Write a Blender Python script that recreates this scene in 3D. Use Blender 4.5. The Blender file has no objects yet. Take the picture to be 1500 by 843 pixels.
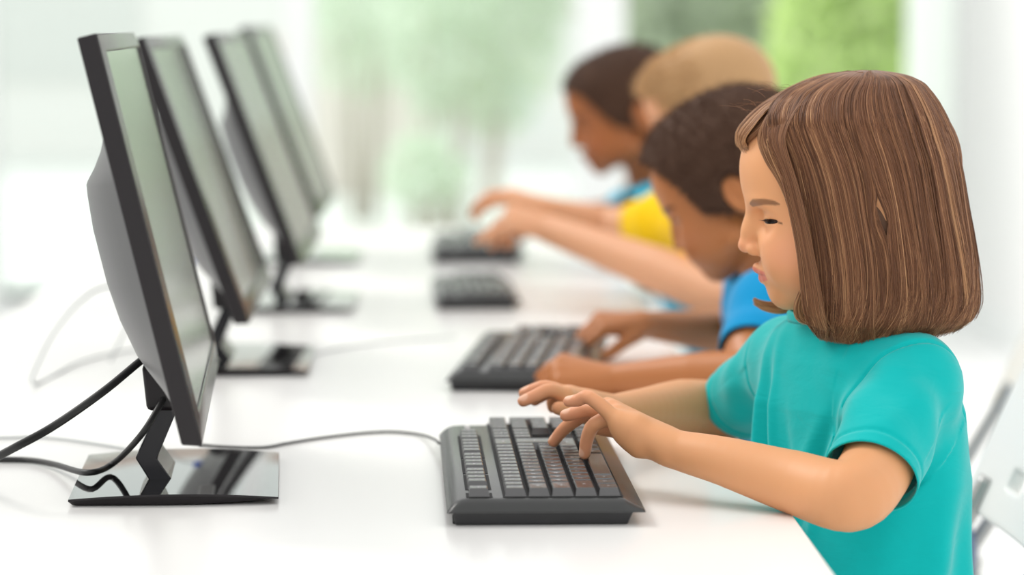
import bpy, math, random
import numpy as np
from mathutils import Vector, Matrix

random.seed(7)
RNG = np.random.default_rng(11)
C = bpy.context.scene.collection
SC = bpy.context.scene

# ---------------------------------------------------------------- scale and camera
ZT = 0.62                 # table top above the floor
HC = 0.40                 # camera above the table top
F = 4200.0                # focal length in pixels of a 1500 x 843 frame
PX, PY, VX, VY = 750.0, 421.5, 656.0, 40.0
PITCH = math.atan((PY - VY) / F)
YAW = math.atan((PX - VX) / F * math.cos(PITCH))
FW = np.array([math.sin(YAW) * math.cos(PITCH), math.cos(YAW) * math.cos(PITCH), -math.sin(PITCH)])
RT = np.array([math.cos(YAW), -math.sin(YAW), 0.0])
UP = np.cross(RT, FW)

def at(x, y, Y):
    """world point measured on the photograph at distance Y from the camera's wall"""
    r = FW + (x - PX) / F * RT + (PY - y) / F * UP
    t = Y / r[1]
    return np.array([r[0] * t, Y, ZT + HC + r[2] * t])

def tab(x, y, z=0.0):
    """world point at height z above the table top"""
    r = FW + (x - PX) / F * RT + (PY - y) / F * UP
    t = (z - HC) / r[2]
    return np.array([r[0] * t, r[1] * t, ZT + z])

# ---------------------------------------------------------------- materials
MATS = {}
def mat(name, color=(.8, .8, .8), rough=.5, metal=0., bump=0., bscale=60., var=0., vscale=8., attr=None,
        sss=0., sheen=0., spec=.5, coat=0., emis=None, estr=0., trans=0., ior=1.45, bdist=.002):
    if name in MATS:
        return MATS[name]
    m = bpy.data.materials.new(name); m.use_nodes = True
    nt = m.node_tree; b = nt.nodes['Principled BSDF']
    I = b.inputs
    I['Base Color'].default_value = (*color, 1); I['Roughness'].default_value = rough
    I['Metallic'].default_value = metal; I['Specular IOR Level'].default_value = spec
    I['IOR'].default_value = ior
    if coat: I['Coat Weight'].default_value = coat; I['Coat Roughness'].default_value = .03
    if trans: I['Transmission Weight'].default_value = trans
    if sheen: I['Sheen Weight'].default_value = sheen; I['Sheen Roughness'].default_value = .4
    if sss:
        I['Subsurface Weight'].default_value = sss
        I['Subsurface Radius'].default_value = (1., .35, .18); I['Subsurface Scale'].default_value = .006
    if emis: I['Emission Color'].default_value = (*emis, 1); I['Emission Strength'].default_value = estr
    tc = nt.nodes.new('ShaderNodeTexCoord')
    src = None
    if attr:
        a = nt.nodes.new('ShaderNodeAttribute'); a.attribute_name = attr
        src = a.outputs['Color']
        nt.links.new(src, I['Base Color'])
    if var:
        n = nt.nodes.new('ShaderNodeTexNoise'); n.inputs['Scale'].default_value = vscale
        n.inputs['Detail'].default_value = 5
        nt.links.new(tc.outputs['Object'], n.inputs['Vector'])
        r = nt.nodes.new('ShaderNodeMapRange')
        r.inputs['To Min'].default_value = 1 - var; r.inputs['To Max'].default_value = 1 + var
        nt.links.new(n.outputs['Fac'], r.inputs['Value'])
        x = nt.nodes.new('ShaderNodeVectorMath'); x.operation = 'SCALE'
        if src: nt.links.new(src, x.inputs[0])
        else: x.inputs[0].default_value = color
        nt.links.new(r.outputs['Result'], x.inputs['Scale'])
        nt.links.new(x.outputs['Vector'], I['Base Color'])
    if bump:
        n = nt.nodes.new('ShaderNodeTexNoise'); n.inputs['Scale'].default_value = bscale
        n.inputs['Detail'].default_value = 4
        nt.links.new(tc.outputs['Object'], n.inputs['Vector'])
        u = nt.nodes.new('ShaderNodeBump'); u.inputs['Strength'].default_value = bump
        u.inputs['Distance'].default_value = bdist
        nt.links.new(n.outputs['Fac'], u.inputs['Height'])
        nt.links.new(u.outputs['Normal'], I['Normal'])
    MATS[name] = m
    return m

def glass_mat():
    m = bpy.data.materials.new('window_glass'); m.use_nodes = True
    nt = m.node_tree; nt.nodes.remove(nt.nodes['Principled BSDF'])
    out = nt.nodes['Material Output']
    t = nt.nodes.new('ShaderNodeBsdfTransparent'); t.inputs[0].default_value = (.95, .985, .97, 1)
    g = nt.nodes.new('ShaderNodeBsdfGlossy'); g.inputs['Roughness'].default_value = .01
    fr = nt.nodes.new('ShaderNodeFresnel'); fr.inputs[0].default_value = 1.3
    mx = nt.nodes.new('ShaderNodeMixShader')
    nt.links.new(fr.outputs[0], mx.inputs[0]); nt.links.new(t.outputs[0], mx.inputs[1]); nt.links.new(g.outputs[0], mx.inputs[2])
    nt.links.new(mx.outputs[0], out.inputs[0])
    return m

# ---------------------------------------------------------------- mesh building
class MB:
    def __init__(s): s.v = []; s.f = []; s.mi = []
    def add(s, verts, faces, mi=0):
        o = len(s.v); s.v += [tuple(map(float, p)) for p in verts]
        s.f += [tuple(i + o for i in f) for f in faces]; s.mi += [mi] * len(faces)
    def box(s, c, d, R=None, mi=0, top=None):
        """box of centre c, size d; top=(sx,sy,ox,oy) scales and shifts the upper face"""
        P = []
        for z in (-.5, .5):
            for (x, y) in ((-.5, -.5), (.5, -.5), (.5, .5), (-.5, .5)):
                p = np.array([x * d[0], y * d[1], z * d[2]])
                if top and z > 0: p[0] = p[0] * top[0] + top[2]; p[1] = p[1] * top[1] + top[3]
                if R is not None: p = R @ p
                P.append(p + np.array(c))
        s.add(P, [(3, 2, 1, 0), (4, 5, 6, 7), (0, 1, 5, 4), (1, 2, 6, 5), (2, 3, 7, 6), (3, 0, 4, 7)], mi)
    def prism(s, poly, axis, a, b, mi=0):
        """extrude a closed 2D polygon (list of (p,q)) along an axis from a to b; axis 1: (p,q)=(x,z); axis 2: (x,y); axis 0: (y,z)"""
        def mk(p, q, t): return {0: (t, p, q), 1: (p, t, q), 2: (p, q, t)}[axis]
        n = len(poly)
        V = [mk(p, q, a) for p, q in poly] + [mk(p, q, b) for p, q in poly]
        Fc = [tuple(range(n))[::-1], tuple(range(n, 2 * n))] + [(i, (i + 1) % n, n + (i + 1) % n, n + i) for i in range(n)]
        s.add(V, Fc, mi)
    def tube(s, pts, r, n=10, mi=0, cap=True):
        P = [np.array(p, float) for p in pts]; k = len(P)
        rr = r if hasattr(r, '__len__') else [r] * k
        t0 = P[1] - P[0]; t0 /= np.linalg.norm(t0)
        u = np.cross(t0, [0, 0, 1.]);
        if np.linalg.norm(u) < 1e-3: u = np.cross(t0, [0, 1., 0])
        u /= np.linalg.norm(u)
        V = []
        for i in range(k):
            t = P[min(i + 1, k - 1)] - P[max(i - 1, 0)]; t /= np.linalg.norm(t)
            u = u - t * np.dot(u, t); u /= np.linalg.norm(u); w = np.cross(t, u)
            for j in range(n):
                a = 2 * math.pi * j / n
                V.append(P[i] + rr[i] * (math.cos(a) * u + math.sin(a) * w))
        Fc = [(i * n + j, i * n + (j + 1) % n, (i + 1) * n + (j + 1) % n, (i + 1) * n + j) for i in range(k - 1) for j in range(n)]
        if cap: Fc += [tuple(range(n))[::-1], tuple((k - 1) * n + j for j in range(n))]
        s.add(V, Fc, mi)
    def grid(s, P, closeu=False, closev=False, mi=0):
        """P: array (nu, nv, 3)"""
        nu, nv = P.shape[:2]
        Fc = []
        for i in range(nu - (0 if closeu else 1)):
            for j in range(nv - (0 if closev else 1)):
                a, b = (i + 1) % nu, (j + 1) % nv
                Fc.append((i * nv + j, a * nv + j, a * nv + b, i * nv + b))
        s.add(P.reshape(-1, 3), Fc, mi)
    def build(s, name, mats, parent=None, smooth=False, bevel=0., seg=2, weld=False):
        me = bpy.data.meshes.new(name); me.from_pydata(s.v, [], s.f)
        me.polygons.foreach_set('material_index', s.mi)
        for m in (mats if isinstance(mats, (list, tuple)) else [mats]): me.materials.append(m)
        me.update(); me.validate()
        o = bpy.data.objects.new(name, me); C.objects.link(o)
        if parent: o.parent = parent
        if bevel:
            b = o.modifiers.new('bevel', 'BEVEL'); b.width = bevel; b.segments = seg; b.limit_method = 'ANGLE'; b.angle_limit = math.radians(40)
            b.harden_normals = False
        if smooth:
            me.shade_smooth()
        elif bevel:
            me.shade_smooth()
            me.set_sharp_from_angle(angle=math.radians(35))
        return o

def catmull(pts, n=8):
    P = [np.array(p, float) for p in pts]
    P = [2 * P[0] - P[1]] + P + [2 * P[-1] - P[-2]]
    out = []
    for i in range(1, len(P) - 2):
        for k in range(n):
            t = k / n
            out.append(.5 * ((2 * P[i]) + (-P[i - 1] + P[i + 1]) * t + (2 * P[i - 1] - 5 * P[i] + 4 * P[i + 1] - P[i + 2]) * t * t
                             + (-P[i - 1] + 3 * P[i] - 3 * P[i + 1] + P[i + 2]) * t ** 3))
    out.append(P[-2])
    return out

def tag(o, label=None, cat=None, group=None, kind=None):
    if label: o['label'] = label
    if cat: o['category'] = cat
    if group: o['group'] = group
    if kind: o['kind'] = kind
    return o
def empty(name, loc=(0, 0, 0), rz=0.):
    o = bpy.data.objects.new(name, None); C.objects.link(o); o.location = [float(v) for v in loc]; o.rotation_euler = (0, 0, rz)
    o.empty_display_size = .05
    return o
def copy_tree(o, parent=None):
    kids = list(o.children)
    c = o.copy(); C.objects.link(c); c.parent = parent
    for ch in kids: copy_tree(ch, c)
    return c

# ---------------------------------------------------------------- implicit surfaces
def rotm(ax, deg):
    a = math.radians(deg); c, s = math.cos(a), math.sin(a)
    return {'x': np.array([[1, 0, 0], [0, c, -s], [0, s, c]]), 'y': np.array([[c, 0, s], [0, 1, 0], [-s, 0, c]]),
            'z': np.array([[c, -s, 0], [s, c, 0], [0, 0, 1]])}[ax]

class Vol:
    """a signed distance field on a grid; primitives are blended in locally and the zero level is meshed"""
    def __init__(s, lo, hi, h):
        s.lo = np.array(lo, float); s.h = h
        s.n = np.ceil((np.array(hi) - s.lo) / h).astype(int) + 1
        s.g = np.full(s.n, .05, np.float32)
    def _win(s, lo, hi, pad):
        a = np.floor((np.array(lo) - pad - s.lo) / s.h).astype(int); b = np.ceil((np.array(hi) + pad - s.lo) / s.h).astype(int) + 1
        a = np.clip(a, 0, s.n); b = np.clip(b, 0, s.n)
        if np.any(b - a < 1): return None
        ax = [(s.lo[i] + s.h * np.arange(a[i], b[i])).astype(np.float32) for i in range(3)]
        return tuple(slice(a[i], b[i]) for i in range(3)), ax[0][:, None, None], ax[1][None, :, None], ax[2][None, None, :]
    def comb(s, sl, d, k, op):
        g = s.g[sl]
        if op == 'add':
            if k > 0:
                h = np.maximum(k - np.abs(g - d), 0) / k; s.g[sl] = np.minimum(g, d) - h * h * k * .25
            else: s.g[sl] = np.minimum(g, d)
        elif op == 'sub':
            d = -d
            if k > 0:
                h = np.maximum(k - np.abs(g - d), 0) / k; s.g[sl] = np.maximum(g, d) + h * h * k * .25
            else: s.g[sl] = np.maximum(g, d)
    def cone(s, a, b, ra, rb=None, k=.004, op='add'):
        rb = ra if rb is None else rb
        a = np.array(a, float); b = np.array(b, float)
        w = s._win(np.minimum(a - ra, b - rb), np.maximum(a + ra, b + rb), k + .012)
        if w is None: return
        sl, x, y, z = w
        ba = b - a; L = float(ba @ ba) + 1e-12
        px, py, pz = x - a[0], y - a[1], z - a[2]
        t = np.clip((px * ba[0] + py * ba[1] + pz * ba[2]) / L, 0, 1)
        d = np.sqrt((px - t * ba[0]) ** 2 + (py - t * ba[1]) ** 2 + (pz - t * ba[2]) ** 2) - (ra + (rb - ra) * t)
        s.comb(sl, d, k, op)
    def chain(s, pts, rads, k=.004, sub=6):
        """one smooth tapering limb through the joints, blended into the rest as a whole"""
        P = np.array(catmull(pts, sub)); rr = np.interp(np.arange(len(P)) / sub, np.arange(len(pts)), rads)
        m = max(rads) + .004
        w = s._win(P.min(0) - m, P.max(0) + m, k + .012)
        if w is None: return
        sl, x, y, z = w; D = np.full(s.g[sl].shape, .05, np.float32)
        for i in range(len(P) - 1):
            a, ba = P[i], P[i + 1] - P[i]; L = float(ba @ ba) + 1e-12
            lo = np.minimum(P[i], P[i + 1]) - m - k - .012; hi = np.maximum(P[i], P[i + 1]) + m + k + .012
            ix = [np.where((ax.ravel() >= lo[j]) & (ax.ravel() <= hi[j]))[0] for j, ax in enumerate((x, y, z))]
            if min(len(q) for q in ix) == 0: continue
            ss = tuple(slice(q[0], q[-1] + 1) for q in ix)
            px, py, pz = x[ss[0]] - a[0], y[:, ss[1]] - a[1], z[:, :, ss[2]] - a[2]
            t = np.clip((px * ba[0] + py * ba[1] + pz * ba[2]) / L, 0, 1)
            d = np.sqrt((px - t * ba[0]) ** 2 + (py - t * ba[1]) ** 2 + (pz - t * ba[2]) ** 2) - (rr[i] + (rr[i + 1] - rr[i]) * t)
            D[ss] = np.minimum(D[ss], d)
        s.comb(sl, D, k, 'add')
    def ell(s, c, r, R=None, k=.004, op='add', rect=None):
        """ellipsoid with semi-axes r along the columns of R"""
        c = np.array(c, float); R = np.eye(3) if R is None else R; m = max(r)
        w = s._win(c - m, c + m, k + .012)
        if w is None: return
        sl, x, y, z = w
        p = [x - c[0], y - c[1], z - c[2]]
        q = [(p[0] * R[0, i] + p[1] * R[1, i] + p[2] * R[2, i]) for i in range(3)]
        k0 = np.sqrt(sum((q[i] / r[i]) ** 2 for i in range(3))); k1 = np.sqrt(sum((q[i] / r[i] ** 2) ** 2 for i in range(3)))
        s.comb(sl, k0 * (k0 - 1) / np.maximum(k1, 1e-6), k, op)
    def loft(s, o, R, tab, k=.01, op='add', e=2.3):
        """elliptic sections along local z; R columns = (front, side, up); tab rows (c, A, B, a0)"""
        o = np.array(o, float); T = np.array(tab, float)[::-1] if tab[0][0] > tab[-1][0] else np.array(tab, float)
        m = max(T[:, 1].max(), T[:, 2].max()) + .06
        e0 = o + R[:, 2] * T[0, 0]; e1 = o + R[:, 2] * T[-1, 0]
        w = s._win(np.minimum(e0, e1) - m, np.maximum(e0, e1) + m, .02)
        if w is None: return
        sl, x, y, z = w
        p = [x - o[0], y - o[1], z - o[2]]
        q = [(p[0] * R[0, i] + p[1] * R[1, i] + p[2] * R[2, i]) for i in range(3)]
        A = np.interp(q[2], T[:, 0], T[:, 1]).astype(np.float32); B = np.interp(q[2], T[:, 0], T[:, 2]); a0 = np.interp(q[2], T[:, 0], T[:, 3])
        rr = (np.abs((q[0] - a0) / A) ** e + np.abs(q[1] / B) ** e) ** (1 / e)
        d = (rr - 1) * np.minimum(A, B) * .9
        cap = np.maximum(q[2] - T[-1, 0], T[0, 0] - q[2])
        kk = .02; h = np.maximum(kk - np.abs(d - cap), 0) / kk
        d = np.maximum(d, cap) + h * h * kk * .25
        s.comb(sl, d.astype(np.float32), k, op)
    def func(s, lo, hi, fn):
        """add fn(x,y,z) to the field inside a box"""
        sl, x, y, z = s._win(lo, hi, 0)
        s.g[sl] += fn(x, y, z).astype(np.float32)
    def mesh(s):
        g = s.g; n = g.shape; S = (g < 0)
        s0 = S[:-1, :-1, :-1]
        allin = s0.copy(); anyin = s0.copy()
        for i in (0, 1):
            for j in (0, 1):
                for k in (0, 1):
                    q = S[i:n[0] - 1 + i, j:n[1] - 1 + j, k:n[2] - 1 + k]
                    allin &= q; anyin |= q
        act = anyin & ~allin
        idx = np.argwhere(act)
        cid = -np.ones(act.shape, np.int32); cid[act] = np.arange(len(idx))
        acc = np.zeros((len(idx), 3)); cnt = np.zeros(len(idx))
        cor = [(i, j, k) for i in (0, 1) for j in (0, 1) for k in (0, 1)]
        val = {c: g[idx[:, 0] + c[0], idx[:, 1] + c[1], idx[:, 2] + c[2]] for c in cor}
        for a in cor:
            for b in cor:
                if a < b and sum(abs(a[i] - b[i]) for i in range(3)) == 1:
                    va, vb = val[a], val[b]; m = (va < 0) != (vb < 0)
                    t = np.where(m, va / np.where(m, va - vb, 1), 0)
                    p = np.array(a)[None] + t[:, None] * (np.array(b) - np.array(a))[None]
                    acc[m] += p[m]; cnt[m] += 1
        V = s.lo + s.h * (idx + acc / cnt[:, None])
        Fs = []
        for ax in range(3):
            u, v = (ax + 1) % 3, (ax + 2) % 3
            sl0 = [slice(1, -1)] * 3; sl0[ax] = slice(0, -1); sl1 = [slice(1, -1)] * 3; sl1[ax] = slice(1, None)
            A, B = S[tuple(sl0)], S[tuple(sl1)]
            e = np.argwhere(A != B); e0 = e.copy(); off = np.ones(3, int); off[ax] = 0
            e0 = e + off
            inside = A[tuple(e.T)]
            du = np.zeros(3, int); du[u] = 1; dv = np.zeros(3, int); dv[v] = 1
            c = [cid[tuple((e0 - x).T)] for x in (du + dv, dv, 0 * du, du)]
            q = np.stack(c, 1); q[~inside] = q[~inside][:, ::-1]
            q = q[(q >= 0).all(1)]
            Fs.append(q)
        return V, np.concatenate(Fs)

def relax(V, Q, it=1, lam=.5):
    n = len(V)
    E = np.concatenate([Q[:, [0, 1]], Q[:, [1, 2]], Q[:, [2, 3]], Q[:, [3, 0]]])
    deg = np.bincount(E[:, 0], minlength=n) + np.bincount(E[:, 1], minlength=n)
    for _ in range(it):
        A = np.zeros_like(V)
        for i in range(3):
            A[:, i] = np.bincount(E[:, 0], V[E[:, 1], i], n) + np.bincount(E[:, 1], V[E[:, 0], i], n)
        V = V + lam * (A / np.maximum(deg, 1)[:, None] - V)
    return V

def mesh_obj(name, V, Q, m, parent=None, col=None, smooth=True):
    me = bpy.data.meshes.new(name)
    me.vertices.add(len(V)); me.vertices.foreach_set('co', np.asarray(V, np.float32).ravel())
    me.loops.add(Q.size); me.loops.foreach_set('vertex_index', Q.astype(np.int32).ravel())
    me.polygons.add(len(Q)); me.polygons.foreach_set('loop_start', np.arange(0, Q.size, Q.shape[1], dtype=np.int32))
    me.update(calc_edges=True); me.validate()
    if smooth: me.shade_smooth()
    for x in (m if isinstance(m, (list, tuple)) else [m]): me.materials.append(x)
    if col is not None:
        a = me.color_attributes.new('Col', 'FLOAT_COLOR', 'POINT')
        c = np.ones((len(V), 4), np.float32); c[:, :3] = col; a.data.foreach_set('color', c.ravel())
    o = bpy.data.objects.new(name, me); C.objects.link(o)
    if parent: o.parent = parent
    return o

def keep(V, Q, mask):
    """keep faces whose vertices all satisfy mask"""
    q = Q[mask[Q].all(1)]
    used = np.zeros(len(V), bool); used[q.ravel()] = True
    new = np.cumsum(used) - 1
    return V[used], new[q]
# ---------------------------------------------------------------- camera, light
cd = bpy.data.cameras.new('camera'); cam = bpy.data.objects.new('camera', cd); C.objects.link(cam)
cam.location = (0, 0, ZT + HC)
cam.rotation_euler = (math.pi / 2 - PITCH, 0, -YAW)
cd.sensor_width = 36; cd.lens = F * 36 / 1500; cd.clip_start = .05; cd.clip_end = 200
cd.dof.use_dof = True; cd.dof.focus_distance = 2.43; cd.dof.aperture_fstop = 3.3
SC.camera = cam
SC.view_settings.view_transform = 'Standard'; SC.view_settings.look = 'None'
SC.view_settings.gamma = 1; SC.view_settings.use_curve_mapping = False; SC.view_settings.exposure = 0.0
SC.cycles.use_denoising = True
SC.cycles.max_bounces = 8; SC.cycles.transparent_max_bounces = 12

w = bpy.data.worlds.new('sky'); SC.world = w; w.use_nodes = True
nt = w.node_tree; bg = nt.nodes['Background']
tc = nt.nodes.new('ShaderNodeTexCoord'); sx = nt.nodes.new('ShaderNodeSeparateXYZ'); rp = nt.nodes.new('ShaderNodeValToRGB')
nt.links.new(tc.outputs['Generated'], sx.inputs[0])
mr = nt.nodes.new('ShaderNodeMapRange'); mr.inputs['From Min'].default_value = -1; mr.inputs['From Max'].default_value = 1
nt.links.new(sx.outputs['Z'], mr.inputs['Value']); nt.links.new(mr.outputs[0], rp.inputs[0])
rp.color_ramp.elements[0].position = .45; rp.color_ramp.elements[0].color = (.87, .865, .85, 1)
rp.color_ramp.elements[1].position = .75; rp.color_ramp.elements[1].color = (.99, .99, .98, 1)
nt.links.new(rp.outputs[0], bg.inputs[0]); bg.inputs[1].default_value = 1.20

def sun(name, direction, strength, angle, col=(1, 1, 1)):
    l = bpy.data.lights.new(name, 'SUN'); l.energy = strength; l.angle = math.radians(angle); l.color = col
    o = bpy.data.objects.new(name, l); C.objects.link(o)
    o.rotation_euler = Vector(direction).to_track_quat('-Z', 'Y').to_euler(); o.location = (0, 0, 6)
    return o
sun('sun', (.62, -.42, -.70), 1.75, 24, (1, .97, .92))

# ---------------------------------------------------------------- the room
WY = 10.0
m_wall = mat('white_paint', (.96, .96, .95), .6, bump=.05, bscale=200)
m_floor = mat('white_floor', (.95, .95, .95), .35, var=.02, vscale=2)
m_frame = mat('white_window_frame', (.93, .95, .94), .4)
def struct(o):
    o['kind'] = 'structure'; return o
b = MB(); b.box((-.5, WY / 2 - .5, -.03), (5.0, WY + 3.2, .06)); struct(b.build('floor', m_floor))
b = MB(); b.box((1.87, WY / 2 - .5 + .06, 1.35), (.16, WY + 3.2 + .1, 2.7)); struct(b.build('wall_right', m_wall))
b = MB(); b.box((-2.98, WY / 2 - .5 + .06, 1.35), (.16, WY + 3.2 + .1, 2.7)); struct(b.build('wall_left', m_wall))
b = MB(); b.box((-.5, WY / 2 - .5 + .06, 2.78), (5.2, WY + 3.2, .14)) 
# header above the windows
b = MB(); b.box((-.555, WY + .06, 2.53), (4.67, .12, .34)); struct(b.build('wall_back', m_wall))
b = MB(); b.box((1.775, WY - .02, .05), (.03, .01, .1)); 
b = MB(); b.box((1.782, WY / 2 - .5, .05), (.016, WY + 2.9, .1)); struct(b.build('baseboard_right', m_frame))
posts = [-2.86, -1.62, -.52, .535]   # centres of the uprights
pw = [.08, .10, .10, .17]
edges = [(-2.86, -1.62), (-1.62, -.52), (-.52, .535), (.535, 1.79)]
gm = glass_mat()
for i, (x0, x1) in enumerate(edges):
    wl = pw[i] / 2; wr = (pw[i + 1] if i + 1 < len(pw) else .03) / 2
    root = empty('window_%d' % (i + 1), ((x0 + x1) / 2, WY, 0)); struct(root)
    cx = (x0 + x1) / 2
    b = MB()
    b.box((x0 - cx, .05, 1.18), (pw[i], .1, 2.36))
    b.box(((wl - wr) / 2, .05, .03), (x1 - x0 - wl - wr, .1, .06))
    b.box(((wl - wr) / 2, .05, 2.33), (x1 - x0 - wl - wr, .1, .06))
    if i == 3: b.box((x1 - cx - .008, .05, 1.18), (.014, .1, 2.36))
    b.build('window_frame', m_frame, root, bevel=.004)
    b = MB(); b.box(((wl - wr) / 2, .05, 1.18), (x1 - x0 - wl - wr, .008, 2.24)); b.build('window_pane', gm, root)

# ---------------------------------------------------------------- the garden beyond the glass
m_pave = mat('pale_paving', (.84, .86, .84), .8, var=.06, vscale=3)
b = MB(); b.box((0, 20.2, -.05), (40, 20, .1)); tag(b.build('ground', m_pave), kind='structure')
def leaf_mat(name, c):
    m = bpy.data.materials.new(name); m.use_nodes = True; nt = m.node_tree; nt.nodes.remove(nt.nodes['Principled BSDF'])
    d = nt.nodes.new('ShaderNodeBsdfDiffuse'); t = nt.nodes.new('ShaderNodeBsdfTranslucent'); x = nt.nodes.new('ShaderNodeMixShader'); x.inputs[0].default_value = .5
    n = nt.nodes.new('ShaderNodeTexNoise'); n.inputs['Scale'].default_value = 5; r = nt.nodes.new('ShaderNodeMapRange'); r.inputs['To Min'].default_value = .85; r.inputs['To Max'].default_value = 1.1
    v = nt.nodes.new('ShaderNodeVectorMath'); v.operation = 'SCALE'; v.inputs[0].default_value = c
    nt.links.new(n.outputs['Fac'], r.inputs['Value']); nt.links.new(r.outputs[0], v.inputs['Scale'])
    for q in (d, t): nt.links.new(v.outputs[0], q.inputs[0])
    nt.links.new(d.outputs[0], x.inputs[1]); nt.links.new(t.outputs[0], x.inputs[2]); nt.links.new(x.outputs[0], nt.nodes['Material Output'].inputs[0])
    return m
def foliage(name, c, r, n, col, leaf, label, cat, group=None, seed=1, trunk=None):
    rg = np.random.default_rng(seed)
    root = empty(name, (c[0], c[1], 0)); tag(root, label, cat, group)
    P = rg.normal(size=(n, 3)); P /= np.linalg.norm(P, axis=1)[:, None]
    P *= (rg.random(n) ** .33)[:, None] * np.array(r)
    P += np.array([0, 0, c[2]]); P[:, 2] = np.maximum(P[:, 2], .05)
    d = rg.normal(size=(n, 3)); d /= np.linalg.norm(d, axis=1)[:, None]
    e = rg.normal(size=(n, 3)); e -= d * (d * e).sum(1)[:, None]; e /= np.linalg.norm(e, axis=1)[:, None]
    s = leaf * (.6 + .8 * rg.random(n))[:, None]
    V = np.stack([P - d * s, P + e * s * .45, P + d * s, P - e * s * .45], 1).reshape(-1, 3)
    Q = np.arange(4 * n).reshape(-1, 4)
    mesh_obj('foliage', V, Q, col, root, smooth=False)
    tb = MB()
    th = c[2]
    if trunk:
        tb.tube(catmull([(0, 0, 0), (.03, .02, th * .4), (-.02, .03, th * .8), (.02, 0, th)], 4), [trunk * (1 - .5 * k / 12) for k in range(13)], 8)
    else:
        for k in range(6):
            a = k * 1.05; tb.tube([(0.05 * math.cos(a), .05 * math.sin(a), 0), (r[0] * .3 * math.cos(a), r[1] * .3 * math.sin(a), th * .6), (r[0] * .55 * math.cos(a), r[1] * .55 * math.sin(a), th)], [.02, .015, .006], 6)
    tb.build('trunk' if trunk else 'stem', m_bark, root, smooth=True)
    return root
m_bark = mat('bark', (.60, .54, .47), .9)
m_lime = leaf_mat('lime_leaf', (.84, .97, .50))  # leaf colours here are lightened to stand in for overexposed outdoor daylight
m_leaf = leaf_mat('overexposed_leaf', (.87, .94, .83))  # overexposure put into the leaf colour as a paler green
m_dark = leaf_mat('grey_green_leaf', (.70, .76, .62))
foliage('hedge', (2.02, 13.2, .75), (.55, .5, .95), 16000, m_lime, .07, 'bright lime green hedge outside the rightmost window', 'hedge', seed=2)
foliage('shrub', (1.30, 14.6, 1.05), (.42, .5, 1.1), 7000, m_dark, .06, 'grey green shrub outside, left of the lime green hedge', 'shrub', seed=3)
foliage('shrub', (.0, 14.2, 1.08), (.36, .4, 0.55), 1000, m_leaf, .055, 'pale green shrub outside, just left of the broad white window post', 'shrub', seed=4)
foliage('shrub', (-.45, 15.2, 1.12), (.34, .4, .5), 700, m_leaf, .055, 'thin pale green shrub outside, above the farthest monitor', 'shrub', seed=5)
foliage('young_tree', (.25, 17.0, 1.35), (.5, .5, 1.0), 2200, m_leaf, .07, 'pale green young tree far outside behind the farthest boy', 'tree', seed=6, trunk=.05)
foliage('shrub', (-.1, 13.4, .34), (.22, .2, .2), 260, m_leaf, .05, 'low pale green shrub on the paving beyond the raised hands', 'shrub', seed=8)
# low brick planter / wall outside
m_brick = mat('pale_brick', (.66, .50, .45), .85, var=.12, vscale=10)
b = MB(); b.box((0, 0, .55), (.62, .35, 1.1)); b.box((0, 0, 1.13), (.72, .45, .06))
tag(b.build('brick_pillar', m_brick, bevel=.01), 'dull brown brick pillar outside behind the dark shrub', 'pillar').location = (1.05, 15.6, 0)
b = MB(); b.box((0, 0, .46), (1.0, .3, .92)); b.box((0, 0, .95), (1.08, .38, .06))
m_brick2 = mat('pink_render', (.92, .84, .80), .85, var=.08, vscale=4)
tag(b.build('garden_wall', m_brick2, bevel=.01), 'low pinkish garden wall outside, right of the monitors', 'wall').location = (-.62, 17.8, 0)
m_house = mat('white_render', (.96, .95, .93), .8)
hr = empty('garden_building', (0, 24, 0)); tag(hr, 'pale building across the garden beyond all the windows', 'building')
b = MB(); b.box((0, 0, 1.6), (16, 3, 3.2)); b.build('wall', m_house, hr)
b = MB(); b.box((0, 0, 3.3), (16.6, 3.6, .2)); b.build('roof', m_brick, hr)
for k in range(5):
    b = MB(); b.box((-6 + k * 3, -1.52, 1.3), (1.2, .06, 1.4)); b.build('window', mat('dim_glass', (.80, .81, .79), .3), hr)

# ---------------------------------------------------------------- table
m_table = mat('white_laminate', (.90, .892, .878), .22, bump=.02, bscale=300, spec=.45)
m_steel = mat('grey_tube', (.45, .46, .47), .35, metal=.6)
TX0, TX1, TY0, TY1 = -.62, .283, 1.55, 5.75
tr = empty('computer_table', ((TX0 + TX1) / 2, (TY0 + TY1) / 2, 0))
tag(tr, 'long white laminate table carrying the row of monitors and keyboards', 'table')
b = MB(); b.box((0, 0, ZT - .014), (TX1 - TX0, TY1 - TY0, .028)); b.build('tabletop', m_table, tr, bevel=.0015)
for sxx in (-1, 1):
    for yy in (-1, -.33, .33, 1):
        b = MB(); b.tube([(sxx * .39, yy * 1.95, ZT - .028), (sxx * .39, yy * 1.95, 0.012)], .018, 12); b.tube([(sxx * .39, yy * 1.95, .012), (sxx * .39, yy * 1.95, 0)], .022, 12)
        b.build('leg', m_steel, tr, smooth=False)

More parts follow.
